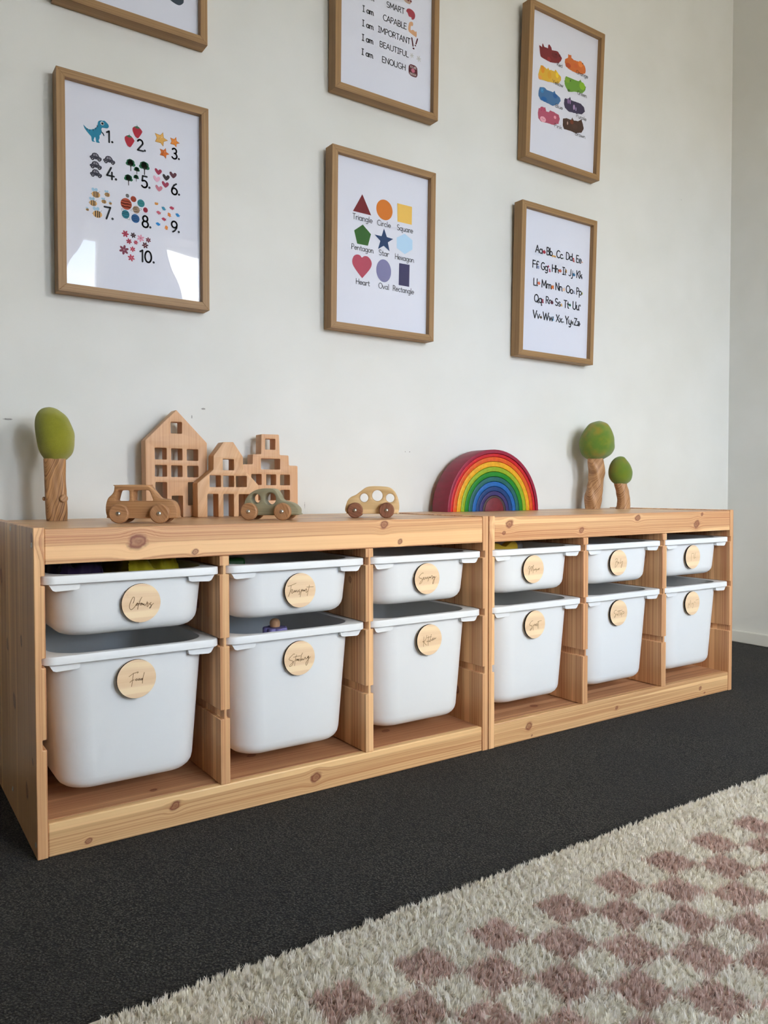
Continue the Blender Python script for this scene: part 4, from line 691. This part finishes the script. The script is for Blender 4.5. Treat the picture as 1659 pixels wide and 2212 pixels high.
for k in ('berry1', 'berry2'): x, y, a, b = AFC[k]; p.ell(x, y, a, b, 0x6c1a2a, .0131)
p.build('printed_picture', pp)
# ---- print cut by the top edge at left
fr, pp = frame('top', 'oak frame cut by the top edge, above the counting print')
Print().poly(sm_(TOPB), 0x2e3d4c).build('printed_shape', pp)
# ================================================================ toys on the shelf units
ZT = RAIL1+.0002
HN = ('tall wooden toy house block with steep pointed gable', 'small wooden toy house block with stepped mansard gable', 'wooden toy house block with stair-stepped gable at right')
for i, hs in enumerate(HOUSES):
    body = [tuple(q) for q in hs['body']]; body[0] = (body[0][0], 0.); body[-1] = (body[-1][0], 0.)
    bx = (body[0][0]+body[-1][0])/2
    notch, holes = [], []
    for (x0, z1), (x1, z0) in hs['wins']:
        if z0 < .004: notch.append((x0, x1, z1))
        else: holes.append(rounded([(x0-bx, z0), (x1-bx, z0), (x1-bx, z1), (x0-bx, z1)], .002, 3))
    loop = rounded([(a-bx, b) for a, b in body], .003, 3)
    if notch:
        base = [(a-bx, b) for a, b in body]
        for x0, x1, z1 in sorted(notch, reverse=True): base += [(x1-bx, 0), (x1-bx, z1), (x0-bx, z1), (x0-bx, 0)]
        loop = rounded(base, .002, 3)
    me = cut('toy_house', loop, holes, 0, .032, M_beech if i != 1 else M_beech2)
    link('toy_house', me, None, (bx, hs['y'], ZT), label=HN[i], cat='toy house', group='wooden toy house blocks')
CN = (('oak toy car with two square windows', M_oakcar, M_wheel), ('sage green painted toy car with round windows', M_sage, M_wheel), ('pale maple toy car with three round windows', M_maple, M_wheel2))
for c, (lab, mb, mw) in zip(CARS, CN):
    r = thing('toy_car', lab, 'toy car', (*c['at'], ZT), (0, 0, -math.radians(c['deg'])), 'wooden toy cars')
    body = [tuple(s) for s in catmull([Vector(q) for q in c['body']+[c['body'][0]]], 3)][:-1]
    holes = [rounded(h, .0035, 3) for h in c['holes']]+[[(x+q*math.cos(2*math.pi*k/28), z+q*math.sin(2*math.pi*k/28)) for k in range(28)] for x, z, q in c['circ']]
    link('body', cut('body', body, holes, .002, .034, mb, .0022), r)
    rad = sum(w_[2] for w_ in c['wheels'])/2
    wm = cylm('wheel', rad, -.006, .006, mw, 36, .0022)
    n = 14; vv, ff = loft([[(q*math.cos(2*math.pi*k/n), y, q*math.sin(2*math.pi*k/n)) for k in range(n)] for q, y in ((.0042, 0), (.0042, -.0008), (.0034, -.0022), (.0018, -.0031), (.0004, -.0033))])
    cap = fixn(mesh('axle_cap', vv, ff, [M_steel], sm=0), 60)
    for x, z, q in c['wheels']:
        for y, s in ((-.0052, 1), (.0412, -1)):
            wo = link('wheel', wm, r, (x, y, rad), (0, random.Random(int(x*1e4)+s).uniform(0, 3), 0))
            link('axle_cap', cap, wo, (0, -.0058*s, 0), (0 if s == 1 else math.pi, 0, 0), label='steel axle cap')
# rainbow stacker
RX0, RX1 = RAINBOW['x0'], RAINBOW['x1']; RR = (RX1-RX0)/2; hz = RAINBOW['top']/RR
r = thing('rainbow_stacker', 'wooden rainbow of twelve nested coloured arches', 'stacking toy', ((RX0+RX1)/2, .36, ZT))
edges = [1., .936, .880, .805, .720, .640, .560, .480, .400, .325, .253, .206]
RC = [('crimson', 0x961a38), ('red', 0xc8141e), ('orange', 0xdc5812), ('yellow', 0xe4a512), ('lime green', 0x93ab16), ('green', 0x128018), ('teal', 0x1a5f5c), ('sky blue', 0x1560a8), ('navy blue', 0x123a72), ('purple', 0x3a2e66), ('grey brown', 0x4c3a38), ('maroon', 0x76222a)]
for i, (nm, c) in enumerate(RC):
    R1 = edges[i]*RR-.0004; N = 36
    if i < 11:
        R0 = edges[i+1]*RR+.0006
        pts = [(R1*math.cos(math.pi*k/N), hz*R1*math.sin(math.pi*k/N)) for k in range(N+1)]+[(R0*math.cos(math.pi*k/N), hz*R0*math.sin(math.pi*k/N)) for k in range(N, -1, -1)]
    else: pts = [(R1*math.cos(math.pi*k/N), hz*R1*math.sin(math.pi*k/N)*1.12) for k in range(N+1)]
    link('arch', cut('arch', pts, [], .002 if i else 0, .070, stain('stain_'+nm, c), .0011), r, label=nm+' wooden arch')
# felt trees
def interp(rows, k):
    P = [Vector(q) for q in rows]; return catmull(P, k)
def tree(d, label, mf, mt, style):
    az = math.radians(d['az']); r = thing('toy_tree', label, 'toy tree', (*d['at'], ZT), (0, 0, -az), 'felt and branch toy trees')
    n = 48; rings = []
    for c, z, q in interp(d['crown'], 4):
        ring = []
        for k in range(n):
            th = 2*math.pi*k/n; w_ = 1+.018*mnoise.noise(Vector((math.cos(th)*1.6, math.sin(th)*1.6, z*40+d['az'])))
            ring.append((c+q*w_*math.cos(th), q*w_*math.sin(th), z))
        rings.append(ring)
    vv, ff = loft(rings); link('crown', fixn(mesh('crown', vv, ff, [mf], sm=0), 80), r, label='felted wool crown')
    rows = [Vector(q) for q in d['trunk']]; rows[-1].y = 0.; z0 = rows[0].y; rows[0].y = z0+.002
    tr = []
    for j in range(49):
        s = j/48*(len(rows)-1); i = min(int(s), len(rows)-2); t_ = s-i; a, b = rows[i], rows[i+1]; t2 = t_*t_*(3-2*t_)
        tr.append((a.x+(b.x-a.x)*t2, a.y+(b.y-a.y)*t_, a.z+(b.z-a.z)*t2))
    rings = []; n = 56
    for c, z, q in tr:
        ring = []
        for k in range(n):
            th = 2*math.pi*k/n
            if style == 'square':
                u = (abs(math.cos(th))**5+abs(math.sin(th))**5)**(-1/5)*.985; w_ = u*(1+.02*math.sin(9*th+z*60)*.6)
            elif style == 'twist':
                ph = th*4+z*70; w_ = 1+.075*math.sin(ph)-.05*max(0, math.sin(ph*2+.6))**3
            else: w_ = 1+.03*math.sin(3*th)+.015*math.sin(9*th+z*20)
            ring.append((c+q*w_*math.cos(th), q*w_*math.sin(th), z))
        rings.append(ring)
    rings = rings[::-1]
    vv, ff = loft(rings); tk = link('trunk', fixn(mesh('trunk', vv, ff, [mt], sm=0), 45), r, label='bare branch trunk')
    if style == 'square':
        link('branch_stub', cylm('branch_stub', .0078, -.006, .008, M_olive2, 20, .0018), tk, (.0115, -.0195, .0445), (0, 0, .15))
        link('branch_stub', cylm('branch_stub', .0040, -.006, .004, M_olive2, 14, .0018), tk, (-.0212, -.004, .044), (0, 0, -1.4))
t_l = ('toy tree with tall olive felt crown on a square branch, far left', 'toy tree with large mottled green felt crown on twisted branch', 'small toy tree with green felt crown on bent branch')
tree(TREES[0], t_l[0], M_felt1, M_olive, 'square'); tree(TREES[1], t_l[1], M_felt2, M_olive2, 'twist'); tree(TREES[2], t_l[2], M_felt3, M_olive2, 'bent')

# ================================================================ things in the bins
def cloth_mat(name, c):
    t = NT(name); P, *_ = t.obj(); n = t.noise(P, 1500., 2)
    b = t.bsdf(t.mix(t.maprange(n, .3, .7), lin(c), tuple(v*.8 for v in lin(c)[:3])+(1,)), .55, .35, sheen=.2); return t.m
def scarf(label, x0, x1, y0, y1, zb, amp, c, seed):
    nx, ny = 56, 44; vv = []; ff = []
    for j in range(ny+1):
        for i in range(nx+1):
            u, w_ = i/nx, j/ny; x = x0+(x1-x0)*u; y = y0+(y1-y0)*w_
            q = Vector((x*26+seed, y*20, seed)); ridge = 1-abs(mnoise.noise(q))*2; ridge2 = 1-abs(mnoise.noise(q*2.1+Vector((7, 3, 1))))*2
            edge = min(1., 9*min(u, 1-u, w_, 1-w_))
            vv.append((x+.010*mnoise.noise(q*1.3), y+.010*mnoise.noise(q*1.1+Vector((0, 9, 0))), zb+edge*amp*(.55+.32*ridge+.16*ridge2)))
    for j in range(ny):
        for i in range(nx): k = j*(nx+1)+i; ff.append((k, k+1, k+nx+2, k+nx+1))
    o = link('play_scarf', mesh('play_scarf', vv, ff, [cloth_mat('scarf_'+str(seed), c)]), label=label, cat='scarf', group='crumpled play scarves in the top left bin')
    md = o.modifiers.new('thickness', 'SOLIDIFY'); md.thickness = .001
scarf('crumpled yellow-green play scarf in the Colours bin', .163, .276, .075, .36, .398, .088, (196, 184, 34), 3.3)
scarf('crumpled dark purple play scarf in the Colours bin', .048, .146, .08, .36, .388, .076, (44, 24, 72), 8.1)
# stacking flowers
t = NT('lilac_paint'); t.bsdf(lin((128, 120, 176)), .5, .4); M_lil = t.m
r = thing('stacking_tower', 'lilac flower stacking toy with wooden peg in the Stacking bin', 'stacking toy', (.4775, .13, .3183-.2355+.0030))
ang = [2*math.pi*k/64 for k in range(64)]
fl = [((.0215+.0045*abs(math.cos(4*a)))*math.cos(a), (.0215+.0045*abs(math.cos(4*a)))*math.sin(a)) for a in ang]
for k in range(7):
    z = .0002+k*.0312
    vv, ff = loft([[(a*s, b*s, z+h) for a, b in fl] for s, h in ((.94, 0), (1, .002), (1, .0288), (.94, .0309))])
    link('flower_block', fixn(mesh('flower_block', vv, ff, [M_lil], sm=0), 40), r)
prof = [(.006, .2187), (.0098, .2195), (.0105, .224), (.0105, .229), (.0085, .2335), (.005, .2358), (.001, .2366)]
vv, ff = loft([[(q*math.cos(a), q*math.sin(a), z) for a in ang[::2]] for q, z in prof]); link('peg', fixn(mesh('peg', vv, ff, [M_beech], sm=0), 50), r, label='wooden peg knob')
# music bin
t = NT('yellow_paint'); t.bsdf(lin((206, 170, 34)), .45, .4); M_yel = t.m
bz = .4478-.1045+.0032
sh = [(-.036, 0), (.042, 0), (.046, .09), (.044, .106), (.036, .1125), (.024, .112), (.014, .106), (.006, .1), (-.004, .102), (-.018, .109), (-.030, .1105), (-.036, .109)]
link('toy_instrument', cut('toy_instrument', rounded(sh, .006, 3), [], 0, .022, M_yel, .002), None, (1.066, .085, bz), label='yellow wavy-topped wooden toy in the Music bin', cat='toy')
t = NT('grey_toy'); t.bsdf(lin((150, 150, 152)), .5, .4); M_grey = t.m
bm = bmesh.new(); bmesh.ops.create_uvsphere(bm, u_segments=24, v_segments=14, radius=.014); me = bpy.data.meshes.new('rattle_head'); bm.to_mesh(me); bm.free(); me.materials.append(M_grey); smooth(me, 60)
r = thing('toy_rattle', 'small grey round toy rattle in the Music bin', 'rattle', (1.180, .16, bz))
link('rattle_head', me, r, (0, 0, .094))
vv, ff = loft([[(q*math.cos(a), q*math.sin(a), z) for a in ang[::4]] for q, z in ((.012, 0), (.012, .004), (.005, .010), (.005, .085))]); link('handle', fixn(mesh('handle', vv, ff, [M_beech], sm=0)), r)
# transport bin
t = NT('green_toy'); t.bsdf(lin((30, 84, 36)), .4, .4); M_grn = t.m
t = NT('black_rubber'); t.bsdf(lin((24, 24, 25)), .7, .3); M_blk = t.m
r = thing('toy_truck', 'dark green toy truck lying in the Transport bin', 'toy truck', (.405, .105, bz))
link('body', boxm('body', -.045, .045, 0, .04, .012, .045, M_grn), r, bevel=.004); link('cab', boxm('cab', -.043, .0, .002, .038, .046, .105, M_grn), r, bevel=.006)
wm = cylm('wheel', .012, -.005, .005, M_blk, 24, .002)
for x in (-.026, .026):
    for y in (-.0055, .0455): link('wheel', wm, r, (x, y, .0122))

# ================================================================ rug
RX, RXE, RY, RYE = -.022, 1.98, -.455, -2.05
t = NT('rug_backing'); t.bsdf(lin((232, 224, 210)), .95, .1); M_back = t.m
rg = thing('rug', 'shaggy ivory rug with dusty pink checks on the carpet', 'rug', (0, 0, 0))
link('backing', boxm('backing', RX, RXE, RYE, RY, .0008, .0082, M_back), rg, bevel=.002)
link('corner_label', boxm('corner_label', RX-.010, RX+.010, RY-.012, RY+.004, .0084, .0104, M_back), rg, bevel=.0006)
def pile():
    g = np.random.default_rng(5)
    zones = [(RX, 1.45, -1.05, RY, 400000, .0012, .0094), (1.45, RXE, -1.05, RY, 45000, .0022, .0110), (RX, RXE, RYE, -1.05, 90000, .0030, .0112)]
    X = []; Y = []; Wd = []; Ln = []
    for a, b, c, d, n, w_, l in zones:
        X.append(g.uniform(a, b, n)); Y.append(g.uniform(c, d, n)); Wd.append(np.full(n, w_)*g.uniform(.7, 1.3, n)); Ln.append(np.full(n, l)*g.uniform(.72, 1.18, n))
    X, Y, Wd, Ln = map(np.concatenate, (X, Y, Wd, Ln)); N = len(X)
    # tufts: blades gather round seeds and share a lean
    cell = .0062; ci = np.floor(X/cell).astype(int); cj = np.floor(Y/cell).astype(int)
    h = lambda k: (np.sin(ci*127.1+cj*311.7+k*74.7)*43758.5453) % 1.0
    sx, sy = (ci+.5+(h(1)-.5)*.8)*cell, (cj+.5+(h(2)-.5)*.8)*cell
    lean = h(3)*2*np.pi; mag = .25+.50*h(4)
    la = lean+g.normal(0, .5, N); m = np.minimum(mag*g.uniform(.6, 1.3, N), .93)*Ln
    dx = np.cos(la)*m*.85+(sx-X)*.45+.0010; dy = np.sin(la)*m*.85+(sy-Y)*.45-.0018
    dz = np.sqrt(np.maximum(Ln**2-dx**2-dy**2, (Ln*.35)**2))
    th = np.arctan2(dy, dx)+np.pi/2+g.normal(0, .35, N); wx, wy = np.cos(th)*Wd/2, np.sin(th)*Wd/2
    z0 = .0076+.0016*np.sin(X*31+2*np.sin(Y*23))*np.sin(Y*37+1.3)+.0012*(h(7)-.5)
    V = np.empty((N, 5, 3), np.float32)
    V[:, 0] = np.c_[X-wx, Y-wy, z0]; V[:, 1] = np.c_[X+wx, Y+wy, z0]
    mx_, my_, mz = X+dx*.42, Y+dy*.42, z0+dz*.58
    V[:, 2] = np.c_[mx_+wx, my_+wy, mz]; V[:, 3] = np.c_[mx_-wx, my_-wy, mz]
    V[:, 4] = np.c_[X+dx, Y+dy, z0+dz]
    base = (np.arange(N)*5)[:, None]
    quads = base+np.array([0, 1, 2, 3]); tris = base+np.array([3, 2, 4])
    loops = np.concatenate([quads, tris], 1).astype(np.int32).ravel()
    starts = (np.arange(N)*7)[:, None]+np.array([0, 4])
    me = bpy.data.meshes.new('pile'); me.vertices.add(N*5); me.vertices.foreach_set('co', V.ravel()); me.loops.add(N*7); me.loops.foreach_set('vertex_index', loops)
    me.polygons.add(N*2); me.polygons.foreach_set('loop_start', starts.astype(np.int32).ravel())
    # check pattern: dusty pink squares inside an ivory border
    jx, jy = X+g.normal(0, .0022, N), Y+g.normal(0, .0022, N)
    i = np.round((jx-.213)/.0584).astype(int); j = np.round((-.576-jy)/.0578).astype(int)
    inside = (j >= 0) & (i >= -2) & (jx < RXE-.09) & (jy > RYE+.09)
    pink = inside & ((i+j) % 2 == 0)
    tint = (h(5)*.55+g.uniform(0, 1, N)*.45)
    iv = np.array(lin((252, 247, 239))[:3])*(.90+.12*tint[:, None]); iv[:, 2] *= (1-.06*h(6))
    pk = np.array(lin((226, 202, 191))[:3])*(.84+.26*tint[:, None])
    cc = np.where(pink[:, None], pk, iv); cc = np.c_[cc, np.ones(N)].astype(np.float32)
    at = me.attributes.new('pile_colour', 'FLOAT_COLOR', 'POINT'); at.data.foreach_set('color', np.repeat(cc, 5, 0).ravel())
    me.update(calc_edges=True); me.validate()
    t = NT('rug_pile'); q = t.n('ShaderNodeAttribute', attribute_name='pile_colour')
    d_ = t.n('ShaderNodeBsdfDiffuse'); tl = t.n('ShaderNodeBsdfTranslucent'); mx = t.n('ShaderNodeMixShader'); mx.inputs[0].default_value = .48
    t.t.links.new(q.outputs['Color'], d_.inputs[0]); t.t.links.new(q.outputs['Color'], tl.inputs[0]); t.t.links.new(d_.outputs[0], mx.inputs[1]); t.t.links.new(tl.outputs[0], mx.inputs[2]); t.t.links.new(mx.outputs[0], t.out.inputs[0])
    me.materials.append(t.m); return me
link('pile', pile(), rg, kind='stuff', label='deep soft pile in ivory and dusty pink checks')
